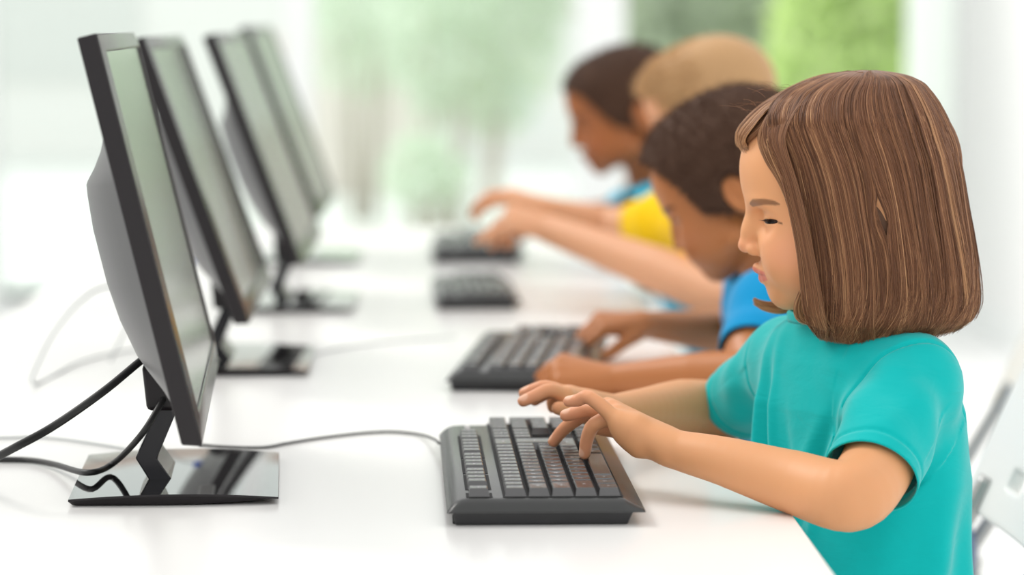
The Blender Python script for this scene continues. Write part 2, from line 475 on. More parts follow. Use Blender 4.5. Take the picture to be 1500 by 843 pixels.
# ---------------------------------------------------------------- monitors
m_bez = mat('black_gloss_bezel', (.016, .015, .016), .22, spec=.60)
m_side = mat('charcoal_casing_edge', (.012, .0095, .011), .42, spec=.4)
m_back = mat('charcoal_casing_back', (.060, .060, .062), .36, spec=.6, bump=.05, bscale=900, bdist=.0003)
m_scr = mat('matte_screen', (.060, .056, .048), .13, spec=.9, ior=1.65)
m_base = mat('black_piano_base', (.006, .006, .007), .025, spec=.75, coat=.6)
m_neck = mat('black_neck', (.008, .008, .012), .15, spec=.4)
def make_monitor():
    root = empty('computer_monitor')
    PWd, PH = .545, .334            # panel width and height
    t = math.radians(13.6)
    cx, cz = -.0130, .234
    R = np.array([[math.cos(t), 0, -math.sin(t)], [0, 1, 0], [math.sin(t), 0, math.cos(t)]])
    # panel space: x forward, y width, z up along the tilted face
    Rm = Matrix([list(r) for r in R]).to_4x4()
    def place(o): o.matrix_local = Matrix.Translation((cx, 0, cz)) @ Rm; o['tilts'] = 1; return o
    hw, hh = PWd / 2, PH / 2
    # frame: outer edge ring 18 mm thick with slanted back lip, opening for the screen
    b = MB(); TH = .019; bz = .015; bb = .026
    def ring(x, ow, oh, iw, ihb, iht):
        return [(x, -ow, -oh), (x, ow, -oh), (x, ow, oh), (x, -ow, oh)], [(x, -iw, -ihb), (x, iw, -ihb), (x, iw, iht), (x, -iw, iht)]
    o1, _i = ring(-.0032, hw, hh, hw - bz, hh - bb, hh - bz)
    _, i1 = ring(0, hw, hh, hw - bz, hh - bb, hh - bz)
    _, i2 = ring(-.0022, hw, hh, hw - bz - .0005, hh - bb - .0005, hh - bz - .0005)
    o2 = [(-TH, -hw, -hh + .005), (-TH, hw, -hh + .005), (-TH, hw, hh), (-TH, -hw, hh)]
    V = o1 + i1 + i2 + o2; Fq = []
    mi = []
    for k in range(4):
        n = (k + 1) % 4
        Fq += [(k, n, 4 + n, 4 + k), (4 + k, 4 + n, 8 + n, 8 + k), (12 + k, 12 + n, n, k)]; mi += [0, 0, 1]
    Fq.append((15, 14, 13, 12)); mi.append(1)
    b.add(V, Fq); b.mi = mi
    place(b.build('bezel', [m_bez, m_side], root, bevel=.0016))
    # light line between bezel and edge
    b = MB(); b.box((-.0032, 0, -(bb - bz) / 2 * -1), (.0016, 2 * (hw - bz), 2 * hh - bz - bb)); place(b.build('screen', m_scr, root))
    # back shell: side profile (depth behind the frame, height) lofted across with rounded shoulders
    prof = [(-.142, .000), (-.136, .003), (-.122, .0105), (-.108, .0160), (-.0965, .0195), (-.065, .0242), (-.034, .0262), (.012, .0262), (.040, .0245), (.0495, .0235), (.0525, .0222), (.0615, .0165), (.074, .0100), (.089, .0040), (.104, .0010), (.112, .000)]
    ny = 25; P = np.zeros((len(prof), ny, 3))
    for j in range(ny):
        yy = -1 + 2 * j / (ny - 1)
        fall = (1 - abs(yy) ** 7) ** .5 if abs(yy) < 1 else 0
        f2 = 1.42 * (1 - max(0, (abs(yy) - .45) / .55) ** 2.0)
        for i, (z, d) in enumerate(prof):
            P[i, j] = (-TH + .0006 - d * (1.0 if fall > 0 else 0) * f2 if abs(yy) < 1 else -TH + .0006, yy * (hw - .012), z)
    b = MB(); b.grid(P); ob = place(b.build('back_shell', m_back, root, smooth=False)); ob.data.shade_smooth(); ob.data.set_sharp_from_angle(angle=math.radians(28))
    # hinge block
    b = MB(); b.box((-.014, 0, .0905), (.034, .110, .040), top=(1, 1, -.004, 0)); b.build('hinge_block', m_side, root, bevel=.004)
    # power button on the lower edge, far corner
    b = MB(); b.box((.0004, .235, -hh + .009), (.0014, .012, .003)); place(b.build('power_button', m_side, root, bevel=.0004))
    # neck: bent plate
    outl = [(-.028, .0065), (-.0415, .0290), (-.0215, .0730), (-.004, .0730), (-.0230, .0285), (-.008, .0065)]
    b = MB(); b.prism([(p, q) for p, q in outl], 1, -.050, .045); b.build('neck', m_neck, root, bevel=.0012)
    # base plate: slightly domed slab with a trapezoid plan
    nx, nyy = 13, 13; P = np.zeros((nx, nyy, 3)); Bm = np.zeros((nx, nyy, 3))
    for i in range(nx):
        for j in range(nyy):
            u = -1 + 2 * i / (nx - 1); v = -1 + 2 * j / (nyy - 1)
            x = u * .0875 - .006; y = v * (.127 + .004 * (1 - u * u))
            P[i, j] = (x, y, .0062 + .0040 * (1 - u * u) + .0006 * (1 - v * v)); Bm[i, j] = (x * .965, y * .97, .0009 + .0035 * max(0, u) ** 2)
    b = MB(); b.grid(P)
    # side walls and underside
    def rim(G): return [G[i, 0] for i in range(nx)] + [G[-1, j] for j in range(1, nyy)] + [G[i, -1] for i in range(nx - 2, -1, -1)] + [G[0, j] for j in range(nyy - 2, 0, -1)]
    rt_, rb_ = rim(P), rim(Bm); n = len(rt_)
    md = [p * [1.004, 1.003, 1] - [0, 0, .0016] for p in rt_]
    b.add([*rt_, *md, *rb_], [(k, n + k, n + (k + 1) % n, (k + 1) % n) for k in range(n)] + [(n + k, 2 * n + k, 2 * n + (k + 1) % n, n + (k + 1) % n) for k in range(n)] + [tuple(2 * n + k for k in range(n))], 1)
    o = b.build('base', [m_base, m_side], root); o.data.shade_smooth(); o.data.set_sharp_from_angle(angle=math.radians(30))
    return root
mons = [((-.232, 2.512), 3.2, 0, 'black monitor nearest the camera, on a glossy black base'),
        ((-.245, 3.405), 1.0, (19.6, -.031, .234), 'second black monitor, just behind the nearest one'),
        ((-.215, 4.135), -.3, (20.5, -.036, .237), 'third black monitor, between the second and the farthest'),
        ((-.235, 4.96), -.5, (20.5, -.028, .247), 'farthest black monitor in the row on the white table')]
mon0 = make_monitor(); MON = []
for i, ((x, y), a, tl, lab) in enumerate(mons):
    o = mon0 if i == 0 else copy_tree(mon0)
    if tl:
        for ch in o.children:
            if ch.get('tilts'): ch.matrix_local = Matrix.Translation((tl[1], 0, tl[2])) @ Matrix.Rotation(-math.radians(tl[0]), 4, 'Y')
    o.location = (x, y, ZT); o.rotation_euler = (0, 0, math.radians(a))
    tag(o, lab, 'monitor', 'monitors along the white table'); MON.append(o)

# ---------------------------------------------------------------- keyboards
m_kb = mat('charcoal_keyboard_shell', (.034, .035, .035), .27, bump=.05, bscale=900, bdist=.0003)
m_kb2 = mat('dark_keyboard_base', (.03, .03, .032), .45)
m_key = mat('charcoal_key', (.024, .023, .025), .22, spec=1., ior=1.6, bump=.03, bscale=900, bdist=.0002)
m_leg = mat('pale_key_legend', (.62, .60, .60), .6)
m_slot = mat('black_key_well', (.008, .008, .009), .7)
KL, KW, KU = .446, .160, .01905
def key_list():
    K = []
    def row(x, ks, y0=0., hx=1.):
        y = y0
        for k in ks:
            if isinstance(k, (int, float)): y += k; continue
            t, wd = k if isinstance(k, tuple) else (k, 1.); K.append((x, y, wd, hx, t)); y += wd
    C0, C1, C2, C3, C4, C5 = .0265, .0560, .0750, .0940, .1130, .1320
    row(C0, ['esc', 1.0, 'F1', 'F2', 'F3', 'F4', .5, 'F5', 'F6', 'F7', 'F8', .5, 'F9', 'F10', 'F11', 'F12', .25, 'prt', 'scr', 'brk'])
    row(C1, ['`', '1', '2', '3', '4', '5', '6', '7', '8', '9', '0', '-', '=', ('back', 2.), .25, 'ins', 'home', 'up', .25, 'num', '/', '*', '-'])
    row(C2, [('tab', 1.5), *'QWERTYUIOP', '[', ']', 1.75, 'del', 'end', 'dn', .25, '7', '8', '9'])
    K.append((C2 + .0095, 21.5, 1., 2., '+')); K.append((C2 + .0095, 13.48, 1.52, 2., 'enter'))
    row(C3, [('caps', 1.75), *'ASDFGHJKL', ';', "'", ('', .74), 1.51 + 3.5, '4', '5', '6'])
    row(C4, [('shift', 2.25), *'ZXCVBNM', ',', '.', '/', ('shift', 2.75), 1.25, 'up', 1.25, '1', '2', '3'])
    K.append((C4 + .0095, 21.5, 1., 2., 'ent'))
    row(C5, [('ctrl', 1.25), ('win', 1.25), ('alt', 1.25), ('', 6.25), ('alt', 1.25), ('win', 1.25), ('menu', 1.25), ('ctrl', 1.25), .25, 'lt', 'dn', 'rt', .25, ('0', 2.), '.'])
    return K
_glyph = {}
def glyph(t):
    """flat mesh of a key legend, centred, height about 1"""
    if t in _glyph: return _glyph[t]
    cu = bpy.data.curves.new('g', 'FONT'); cu.body = t; cu.size = 1; cu.align_x = 'CENTER'; cu.align_y = 'CENTER'; cu.resolution_u = 2
    o = bpy.data.objects.new('g', cu); C.objects.link(o); bpy.context.view_layer.update()
    me = o.evaluated_get(bpy.context.evaluated_depsgraph_get()).to_mesh()
    v = [tuple(p.co) for p in me.vertices]; f = [tuple(p.vertices) for p in me.polygons]
    o.evaluated_get(bpy.context.evaluated_depsgraph_get()).to_mesh_clear()
    bpy.data.objects.remove(o); bpy.data.curves.remove(cu)
    _glyph[t] = (v, f); return _glyph[t]
LEG = {'back': 'Back', 'tab': 'Tab', 'caps': 'Caps', 'enter': 'Enter', 'shift': 'Shift', 'ctrl': 'Ctrl', 'alt': 'Alt', 'esc': 'Esc', 'up': '\u2191', 'dn': '\u2193', 'lt': '\u2190', 'rt': '\u2192',
       'win': '\u229E', 'menu': '\u2261', 'ins': 'Ins', 'home': 'Home', 'del': 'Del', 'end': 'End', 'prt': 'Prt', 'scr': 'Scr', 'brk': 'Brk', 'num': 'Num', 'ent': 'Ent'}
def key_mesh(parent, x, y, wd, hx, t):
    """local keyboard space: x towards the user, y along the row (0 = esc side), origin near left corner"""
    cx, cy = x, .0135 + (y + wd / 2) * KU
    dx, dy = (hx * KU - .0012), (wd * KU - .0010)
    b = MB()
    z0, z1 = .0212, .0290
    tx, ty = dx - .0044, dy - .0052
    P = []
    def lay(hx_, hy_, z, ox=0):
        return [(ox - hx_, -hy_, z), (ox + hx_, -hy_, z), (ox + hx_, hy_, z), (ox - hx_, hy_, z)]
    L = lay(dx / 2, dy / 2, z0) + lay(tx / 2 + .0006, ty / 2 + .0006, z1 - .0007, -.0006) + lay(tx / 2 - .0002, ty / 2 - .0002, z1, -.0006)
    Fq = [(3, 2, 1, 0)]
    for s in (0, 4):
        for k in range(4): Fq.append((s + k, s + (k + 1) % 4, s + 4 + (k + 1) % 4, s + 4 + k))
    # dished top
    L.append((-.0006, 0, z1 - .0005)); Fq += [(8 + k, 8 + (k + 1) % 4, 12) for k in range(4)]
    b.add(L, Fq)
    if t:
        tt = LEG.get(t, t); s = .0042 if len(tt) == 1 else .0026
        v, f = glyph(tt)
        # upright for a reader at +x: text right = -... esc side is the reader's left
        b.add([(-.0006 - q * s - (0.0008 if len(tt) == 1 else 0), p * s, z1 + .00006) for p, q, _ in v], f, 1)
    o = b.build('key', [m_key, m_leg], parent); o.location = (cx, cy, 0)
    return o
def make_keyboard():
    root = empty('keyboard')
    # shell profile across (x, z), swept along y with softened far corner
    top = [(.0, .0120), (.0015, .0140), (.004, .0170), (.008, .0198), (.013, .0215), (.018, .0219), (.142, .0215), (.1445, .0205), (.160, .0122), (.1590, .0110), (.003, .0110)]
    b = MB()
    ys = [0, .001, .004, .008, .012, KL - .012, KL - .006, KL - .002, KL]
    n = len(top)
    rows = []
    for y in ys:
        e = min(y, KL - y); f = 1 - max(0, (.012 - e) / .012) ** 2.2
        rows.append([(p, y, .0110 + (q - .0110) * (.16 + .84 * f)) for p, q in top])
    P = np.array(rows); b.grid(P.transpose(0, 1, 2), closev=True)
    b.add(rows[0], [tuple(range(n))]); b.add(rows[-1], [tuple(range(n))[::-1]])
    o = b.build('shell', [m_kb], root); o.data.shade_smooth(); o.data.set_sharp_from_angle(angle=math.radians(50))
    b = MB(); b.box((.0765, KL / 2, .0058), (.139, KL - .016, .0112), top=(1.05, 1.02, .001, 0)); b.build('bottom_case', m_kb2, root, bevel=.001)
    # key wells: thin black recess plates
    def well(x0, x1, u0, u1, nm='key_well'):
        b = MB(); b.box(((x0 + x1) / 2, .0135 + (u0 + u1) / 2 * KU, .02185), (x1 - x0, (u1 - u0) * KU + .0022, .0009)); b.build(nm, m_slot, root)
    for u0, u1 in ((0, 1), (2, 6), (6.5, 10.5), (11, 15), (15.25, 18.25)): well(.0158, .0372, u0, u1)
    well(.0455, .1428, 0, 15); well(.0455, .0850, 15.25, 18.25); well(.1030, .1428, 15.25, 18.25); well(.0455, .1428, 18.5, 22.5)
    # status lights panel on the far corner
    b = MB()
    for k in range(3): b.box((.0265, .0135 + (19.3 + k * 1.0) * KU, .0221), (.0050, .0100, .0014))
    b.build('status_lights', m_leg, root)
    KK = sorted(key_list(), key=lambda k: k[1]); nk = 0
    rest = MB()
    for k in KK:
        if nk < 100: key_mesh(root, *k); nk += 1
        else:
            o = key_mesh(None, *k); vv = [(p.co.x + o.location.x, p.co.y + o.location.y, p.co.z) for p in o.data.vertices]
            rest.add(vv, [tuple(p.vertices) for p in o.data.polygons]); rest.mi[-len(o.data.polygons):] = [p.material_index for p in o.data.polygons]
            bpy.data.objects.remove(o)
    if rest.v: rest.build('far_keys', [m_key, m_leg], root)['kind'] = 'stuff'
    for yy in (.03, KL - .03):
        b = MB(); b.box((.012, yy, .0012), (.014, .03, .0024)); b.build('foot', m_kb2, root)
    return root
kbs = [((-.0015, 2.275), 1.0, "girl's charcoal keyboard nearest the camera, keys under two hands"),
       ((-.004, 3.135), -5.8, 'second dark keyboard, under the hands of the curly-haired boy in blue'),
       ((-.018, 4.05), 1.5, 'third dark keyboard, below the raised hands of the boy in yellow'),
       ((-.03, 4.86), 0., 'farthest dark keyboard, mostly hidden behind the raised hands')]
kb0 = make_keyboard()
for i, ((x, y), a, lab) in enumerate(kbs):
    o = kb0 if i == 0 else copy_tree(kb0)
    o.location = (x, y, ZT); o.rotation_euler = (0, 0, math.radians(a))
    if i == 2: o.scale = (.76, .80, .85)
    tag(o, lab, 'keyboard', 'keyboards along the white table')

# ---------------------------------------------------------------- cables
m_cab = mat('black_cable', (.022, .022, .022), .5)
m_cabg = mat('grey_cable', (.50, .52, .52), .6)
m_blue = mat('blue_plug', (.02, .10, .55), .4)
def cable(pts, r, label, m=m_cab, n=8, name='cable', group=None):
    b = MB(); b.tube(catmull(pts, n), r, 10); o = b.build(name, m, smooth=True); tag(o, label, 'cable', group); return o
cable([tuple(at(248, 497, 2.50)), tuple(at(205, 530, 2.46)), tuple(at(150, 575, 2.42)), tuple(at(75, 627, 2.40)), tuple(at(0, 668, 2.37)), tuple(tab(-60, 705, .004)), tuple(tab(-160, 745, .0045))], .0036,
      'thick black cable sloping from the nearest monitor down to the left edge')
cable([tuple(at(252, 560, 2.475)), tuple(at(232, 598, 2.45)), tuple(at(205, 640, 2.44)), tuple(tab(165, 680, .0155)), tuple(tab(128, 693, .015)), tuple(tab(80, 681, .006)), tuple(tab(45, 675, .0034)), tuple(tab(0, 674, .0032)), tuple(tab(-80, 676, .0032))], .0028,
      'thinner black cable drooping beside the neck onto the glossy base')
cable([tuple(tab(188, 659, .002)), tuple(tab(160, 654, .002)), tuple(tab(100, 645, .002)), tuple(tab(50, 641, .002)), tuple(tab(0, 642, .002)), tuple(tab(-80, 640, .002))], .0013,
      'thin grey cable lying on the table left of the nearest base', m_cabg)
cable([tuple(tab(643, 650, .012)), tuple(tab(636, 644, .008)), tuple(tab(615, 637, .0022)), tuple(tab(575, 633, .0016)), tuple(tab(530, 635, .0016)), tuple(tab(470, 642, .0016)), tuple(tab(420, 650, .0016)), tuple(tab(385, 656, .0016)), tuple(tab(330, 655, .0016)), tuple(tab(292, 652, .0016))], .0013,
      'thin black cable from the nearest keyboard to behind the base')
cable([tuple(tab(668, 493, .012)), tuple(tab(640, 496, .0025)), tuple(tab(560, 502, .0016)), tuple(tab(500, 510, .0016)), tuple(tab(440, 520, .0016)), tuple(tab(400, 500, .0016))], .0012,
      'faint thin cable from the second keyboard across the table', m_cabg)
cable([tuple(at(250, 420, 3.35)), tuple(at(160, 420, 3.3)), tuple(at(120, 440, 3.25)), tuple(at(85, 480, 3.22)), tuple(at(62, 520, 3.2)), tuple(tab(50, 563, .003)), tuple(tab(120, 530, .003)), tuple(tab(200, 512, .003)), tuple(tab(300, 500, .003))], .0014,
      'blurred grey cable looping down behind the second monitor', m_cabg)
bp = empty('monitor_plug', at(303, 379, 3.35)); tag(bp, 'blue plug between the first and second monitors', 'plug')
b = MB(); b.box((0, 0, 0), (.030, .014, .010)); b.build('plug_body', m_blue, bp, bevel=.002)
b = MB(); b.tube(catmull([(.014, 0, 0), (.024, 0, 0), (.03, 0, .001)], 3), .004, 8); b.build('collar', m_cab, bp, smooth=True)
b = MB(); b.tube(catmull([(-.014, 0, 0), (-.04, .01, -.01), (-.07, .03, -.05), (-.09, .04, -.07), (-.12, .05, float(ZT + .004 - bp.location.z))], 6), .0014, 8); b.build('cord', m_cabg, bp, smooth=True)

# ---------------------------------------------------------------- folding chairs
m_cwhite = mat('white_chair_plastic', (.80, .82, .80), .35)
m_ctube = mat('grey_chair_tube', (.42, .43, .42), .35, metal=.5)
def make_chair():
    root = empty('folding_chair')       # local: seat faces -x, backrest towards +x, floor z = 0
    tilt = math.radians(24)
    BW = .40
    # backrest panel with slots: built in its own plane (s along width y, h up), then tilted
    def backp(y, h, d): return (h * math.sin(tilt) + d * math.cos(tilt), y, h * math.cos(tilt) - d * math.sin(tilt))
    b = MB()
    H0, H1 = 0.0, .26
    ny, nh = 21, 14
    holes = lambda i, j: (j == 2 and i in (4, 5, 9, 10, 14, 15)) or (j in (10, 11) and 7 <= i <= 12)
    fr = {}
    V = []; Fq = []
    for side, d in ((0, 0.), (1, .018)):
        for i in range(ny):
            for j in range(nh):
                y = -BW / 2 + BW * i / (ny - 1); h = H0 + (H1 - H0) * j / (nh - 1)
                bow = .03 * (1 - (2 * i / (ny - 1) - 1) ** 2)
                V.append(backp(y, h, d + bow))
    idx = lambda s_, i, j: s_ * ny * nh + i * nh + j
    def present(i, j): return 0 <= i < ny - 1 and 0 <= j < nh - 1 and not holes(i, j)
    for i in range(ny - 1):
        for j in range(nh - 1):
            if not present(i, j): continue
            Fq.append((idx(0, i, j), idx(0, i, j + 1), idx(0, i + 1, j + 1), idx(0, i + 1, j)))
            Fq.append((idx(1, i, j), idx(1, i + 1, j), idx(1, i + 1, j + 1), idx(1, i, j + 1)))
            for (di, dj, a, c) in ((-1, 0, (i, j), (i, j + 1)), (1, 0, (i + 1, j + 1), (i + 1, j)), (0, -1, (i + 1, j), (i, j)), (0, 1, (i, j + 1), (i + 1, j + 1))):
                if not present(i + di, j + dj): Fq.append((idx(0, *a), idx(0, *c), idx(1, *c), idx(1, *a))[::-1])
    b.add(V, Fq)
    o = b.build('backrest', m_cwhite, root, bevel=.004); o.location = (-.013, 0, .534)
    sd = o.modifiers.new('sub', 'SUBSURF'); sd.levels = 1; sd.render_levels = 1
    for s_ in (-1, 1):
        b = MB(); y = s_ * (BW / 2 - .036)
        b.tube(catmull([(-.36, y * 1.05, .012), (-.24, y * 1.03, .17), (-.085, y, .40), (-.012, y, .520), (.012, y, .565)], 6), .0095, 12); b.build('frame_tube', m_ctube, root, smooth=True)
        b = MB(); b.tube([(.14, y * .86, .012), (-.04, y * .86, .17), (-.22, y * .86, .29)], .0105, 12); b.build('leg', m_ctube, root, smooth=True)
    for x, y0, z, nm in ((-.27, .2, .14, 'crossbar'), (.08, .17, .09, 'crossbar')):
        b = MB(); b.tube([(x, -y0 * .95, z), (x, y0 * .95, z)], .008, 10); b.build(nm, m_ctube, root, smooth=True)
    for s_ in (-1, 1):
        b = MB(); b.tube([(-.045, s_ * .160, .32), (-.035, s_ * .185, .33)], .02, 14); b.build('hinge', m_ctube, root)
    b = MB(); b.box((-.20, 0, .300), (.38, .38, .022)); b.build('seat', m_cwhite, root, bevel=.010, seg=3)
    return root
ch0 = make_chair()
cdat = [((.535, 2.70), 0, 'white plastic folding chair behind the girl in the turquoise shirt'),
        ((.70, 3.47), -3, 'blurred white folding chair farther back at the right edge, behind the nearer one'),
        ((.62, 4.30), 0, 'white folding chair hidden behind the boy in yellow'),
        ((.60, 5.00), 0, 'white folding chair hidden behind the farthest boy')]
for i, ((x, y), a, lab) in enumerate(cdat[:2]):
    o = ch0 if i == 0 else copy_tree(ch0)
    o.location = (x, y, 0); o.rotation_euler = (0, 0, math.radians(a)); tag(o, lab, 'chair', 'white folding chairs')
# ---------------------------------------------------------------- people
m_skin = mat('light_skin', rough=.48, attr='Col', sss=.12, bump=.06, bscale=700, bdist=.0004, spec=.35)
m_skin_d = mat('brown_skin', rough=.42, attr='Col', sss=.08, spec=.4)
m_eye = mat('eye_white', (.42, .34, .30), .3, spec=.25); m_pupil = mat('pupil', (.008, .005, .004), .2, spec=.3)
m_iris = mat('dark_brown_iris', (.045, .020, .011), .25, spec=.3)
m_turq = mat('turquoise_cotton', (.0, .43, .425), .85, bump=.25, bscale=1400, bdist=.0004, sheen=.25, var=.04, vscale=40, spec=.2)
def wrinkles(m, strength, dist, rot):
    nt = m.node_tree; b = nt.nodes['Principled BSDF']; tc = nt.nodes.new('ShaderNodeTexCoord'); mp = nt.nodes.new('ShaderNodeMapping')
    mp.inputs['Rotation'].default_value = rot; mp.inputs['Scale'].default_value = (16, 16, 48)
    n = nt.nodes.new('ShaderNodeTexNoise'); n.inputs['Scale'].default_value = 1; n.inputs['Detail'].default_value = 3; n.inputs['Distortion'].default_value = .6
    u = nt.nodes.new('ShaderNodeBump'); u.inputs['Strength'].default_value = strength; u.inputs['Distance'].default_value = dist
    nt.links.new(tc.outputs['Object'], mp.inputs[0]); nt.links.new(mp.outputs[0], n.inputs['Vector']); nt.links.new(n.outputs['Fac'], u.inputs['Height'])
    old = b.inputs['Normal'].links
    if old: nt.links.new(old[0].from_socket, u.inputs['Normal'])
    nt.links.new(u.outputs['Normal'], b.inputs['Normal'])
wrinkles(m_turq, .30, .006, (0, math.radians(-38), math.radians(20)))
m_blue_s = mat('blue_cotton', (.0, .27, .56), .85, sheen=.2, spec=.2)
m_yel = mat('yellow_cotton', (.95, .62, .0), .85, sheen=.1, spec=.2)
m_turq2 = mat('bright_blue_cotton', (.0, .42, .62), .85, sheen=.2, spec=.2)
m_jean = mat('denim', (.09, .14, .25), .9, bump=.2, bscale=800)
m_shoe = mat('white_shoe', (.75, .75, .75), .5)
m_sole = mat('grey_sole', (.3, .3, .3), .7)

HY = 2.50   # distance of the girl's head; head-local units come from her profile
def hd(px, py, v=0.):
    """head-local point (back, away, up) for a photo position of the girl's head at lateral offset v"""
    Y = HY + v
    return np.array([(px - 1235) * Y / F, v, (-(py - VY) * Y + (300 - VY) * HY) / F])
PXM = HY / F    # metres per photo pixel at the head
class Head:
    """rigid head frame: local axes back / away / up"""
    def __init__(s, O, R, sc=1.): s.O = np.array(O, float); s.R = R; s.sc = sc
    def w(s, p): return s.O + s.R @ (np.asarray(p, float) * s.sc)
    def wv(s, P): return s.O + (np.asarray(P, float) * s.sc) @ s.R.T
    def inv(s, V): return ((V - s.O) @ s.R) / s.sc

def head_prims(V, H, fine=True, face_w=1.):
    sc = H.sc
    def E(px, py, v, r, k=.01, op='add', pitch=0., yaw=0.):
        R = H.R @ rotm('z', yaw) @ rotm('y', pitch)
        V.ell(H.w(hd(px, py, v) if v is not None else 0), [q * sc for q in r], R, k * sc, op)
    def Cn(a, b, ra, rb, k=.006, op='add'):
        V.cone(H.w(hd(*a)), H.w(hd(*b)), ra * sc, rb * sc, k * sc, op)
    P = PXM
    E(1246, 250, 0, (.0900, .0680, .0740), pitch=-12)
    E(1166, 242, 0, (.0475, .0540, .0500), k=.02)
    E(1186, 300, 0, (.0460, .0510, .0420), k=.02)
    E(1196, 350, 0, (.0470, .0520, .0500), k=.02)
    for s in (-1, 1):
        Cn((1160, 426, s * .009), (1238, 388, s * .040), .0145, .0190, k=.016)
        E(1163, 374, s * .028, (.0260, .0230, .0280), k=.018)
        E(1128, 302, s * .022, (.0150, .0200, .0075), k=.012)         # brow
    E(1149, 398, 0, (.0215, .0230, .0170), k=.010)
    E(1153, 430, 0, (.0138, .0160, .0128), k=.010)                    # chin
    # eye sockets
    for s in (-1, 1): E(1110, 325, s * .032, (.0115, .0140, .0090), k=.014, op='sub')
    # nose
    Cn((1112, 310, 0), (1100, 338, 0), .0070, .0068, k=.012)
    Cn((1103, 334, 0), (1092.5, 360.5, 0), .0062, .0058, k=.010)
    E(1094, 361, 0, (.0066, .0072, .0060), k=.004)
    for s in (-1, 1):
        E(1106, 368, s * .0088, (.0070, .0044, .0052), k=.005)
        E(1105.5, 375.5, s * .0056, (.0040, .0024, .0028), k=.001, op='sub')
    # lips
    for s in (-1, 1):
        Cn((1110.5, 394.5, s * .0015), (1121, 398.8, s * .011), .0042, .0038, k=.003)
        Cn((1121, 398.5, s * .011), (1133, 402.5, s * .0185), .0042, .0028, k=.003)
        Cn((1120, 409.5, 0), (1126, 410, s * .010), .0043, .0040, k=.0025)
        Cn((1125, 410, s * .010), (1134, 406, s * .0175), .0042, .0025, k=.0025)
    # eyelids over the eyeballs
    for s in (-1, 1):
        E(1140, 322, s * .0300, (.0126, .0126, .0122), k=.005)
        if fine:
            E(1131, 325.5, s * .0385, (.0105, .0110, .0021), k=.0006, op='sub', yaw=s * 40, pitch=-3)
            Cn((1119, 311, s * .027), (1146, 311, s * .040), .0011, .0009, k=.0012, op='sub')
    # ears
    for s in (-1, 1):
        E(1288, 320, s * .0715, (.0155, .0050, .0250), k=.006, pitch=-18, yaw=-s * 18)
        E(1284, 318, s * .0775, (.0085, .0045, .0155), k=.003, op='sub', pitch=-18)

def hand(V, wr, mcps, chains, thumb, r=.0058, rw=.0165, rp=.0088, kf=.0012):
    """palm from wrist to four knuckles; every finger a chain of joints ending in a round tip"""
    wr = np.array(wr); M = [np.array(m) for m in mcps]
    for i, m in enumerate(M):
        V.cone(wr + (m - wr) * .08 + (M[i] - sum(M) / 4) * .25, m, rw * .78, rp, .006)
    for i in range(3): V.cone(M[i], M[i + 1], rp * .85, rp * .85, .004)
    for i, ch in enumerate(chains):
        f = (1.0, 1.04, 1.0, .95)[i] * r
        pts = [M[i]] + [np.array(p) for p in ch]
        rs = [f * 1.22, f * 1.06, f * .98, f * .86]
        V.chain(pts, rs, .002, 3)
    T = [np.array(p) for p in thumb]; rt = [r * 1.9, r * 1.35, r * 1.15, r]
    V.chain(T, rt, .003, 3)

def auto_hand(V, wr, d, up, th, size=1., curl=(35, 45, 30), spread=.10, r=.0056, thumb_curl=35, rw=.0165, raised=None):
    """generic child hand: d = direction of the hand, up = dorsal side, th = direction of the thumb side"""
    d = np.array(d, float); d /= np.linalg.norm(d)
    up = np.array(up, float); up -= d * (up @ d); up /= np.linalg.norm(up)
    sd = np.cross(d, up); sd *= np.sign(sd @ np.array(th, float))
    L = [.058, .060, .057, .052]; ph = [(.031, .019, .015), (.034, .021, .016), (.031, .020, .015), (.024, .015, .013)]
    off = [.021, .007, -.007, -.020]
    M, CH, tips = [], [], []
    for i in range(4):
        m = np.array(wr) + size * (d * L[i] + sd * off[i] + up * (.004 if i in (1, 2) else .001)); M.append(m)
        fd = d + sd * off[i] * spread / .02; fd /= np.linalg.norm(fd); a = 0; p = m; ch = []
        for j in range(3):
            a += math.radians(curl[j] * (.9 + .08 * i) * (raised[i] if raised else 1))
            p = p + size * ph[i][j] * (fd * math.cos(a) - up * math.sin(a)); ch.append(p)
        CH.append(ch); tips.append(ch[-1])
    b = np.array(wr) + size * (d * .012 + sd * .014 - up * .004)
    t1 = b + size * (d * .022 + sd * .016 - up * .008)
    t2 = t1 + size * (.024 * (d * .85 + sd * .35 - up * .45))
    t3 = t2 + size * (.018 * (d * .9 - sd * .05 - up * .45))
    hand(V, wr, M, CH, [b, t1, t2, t3], r * size, rw * size, .0088 * size)
    return tips

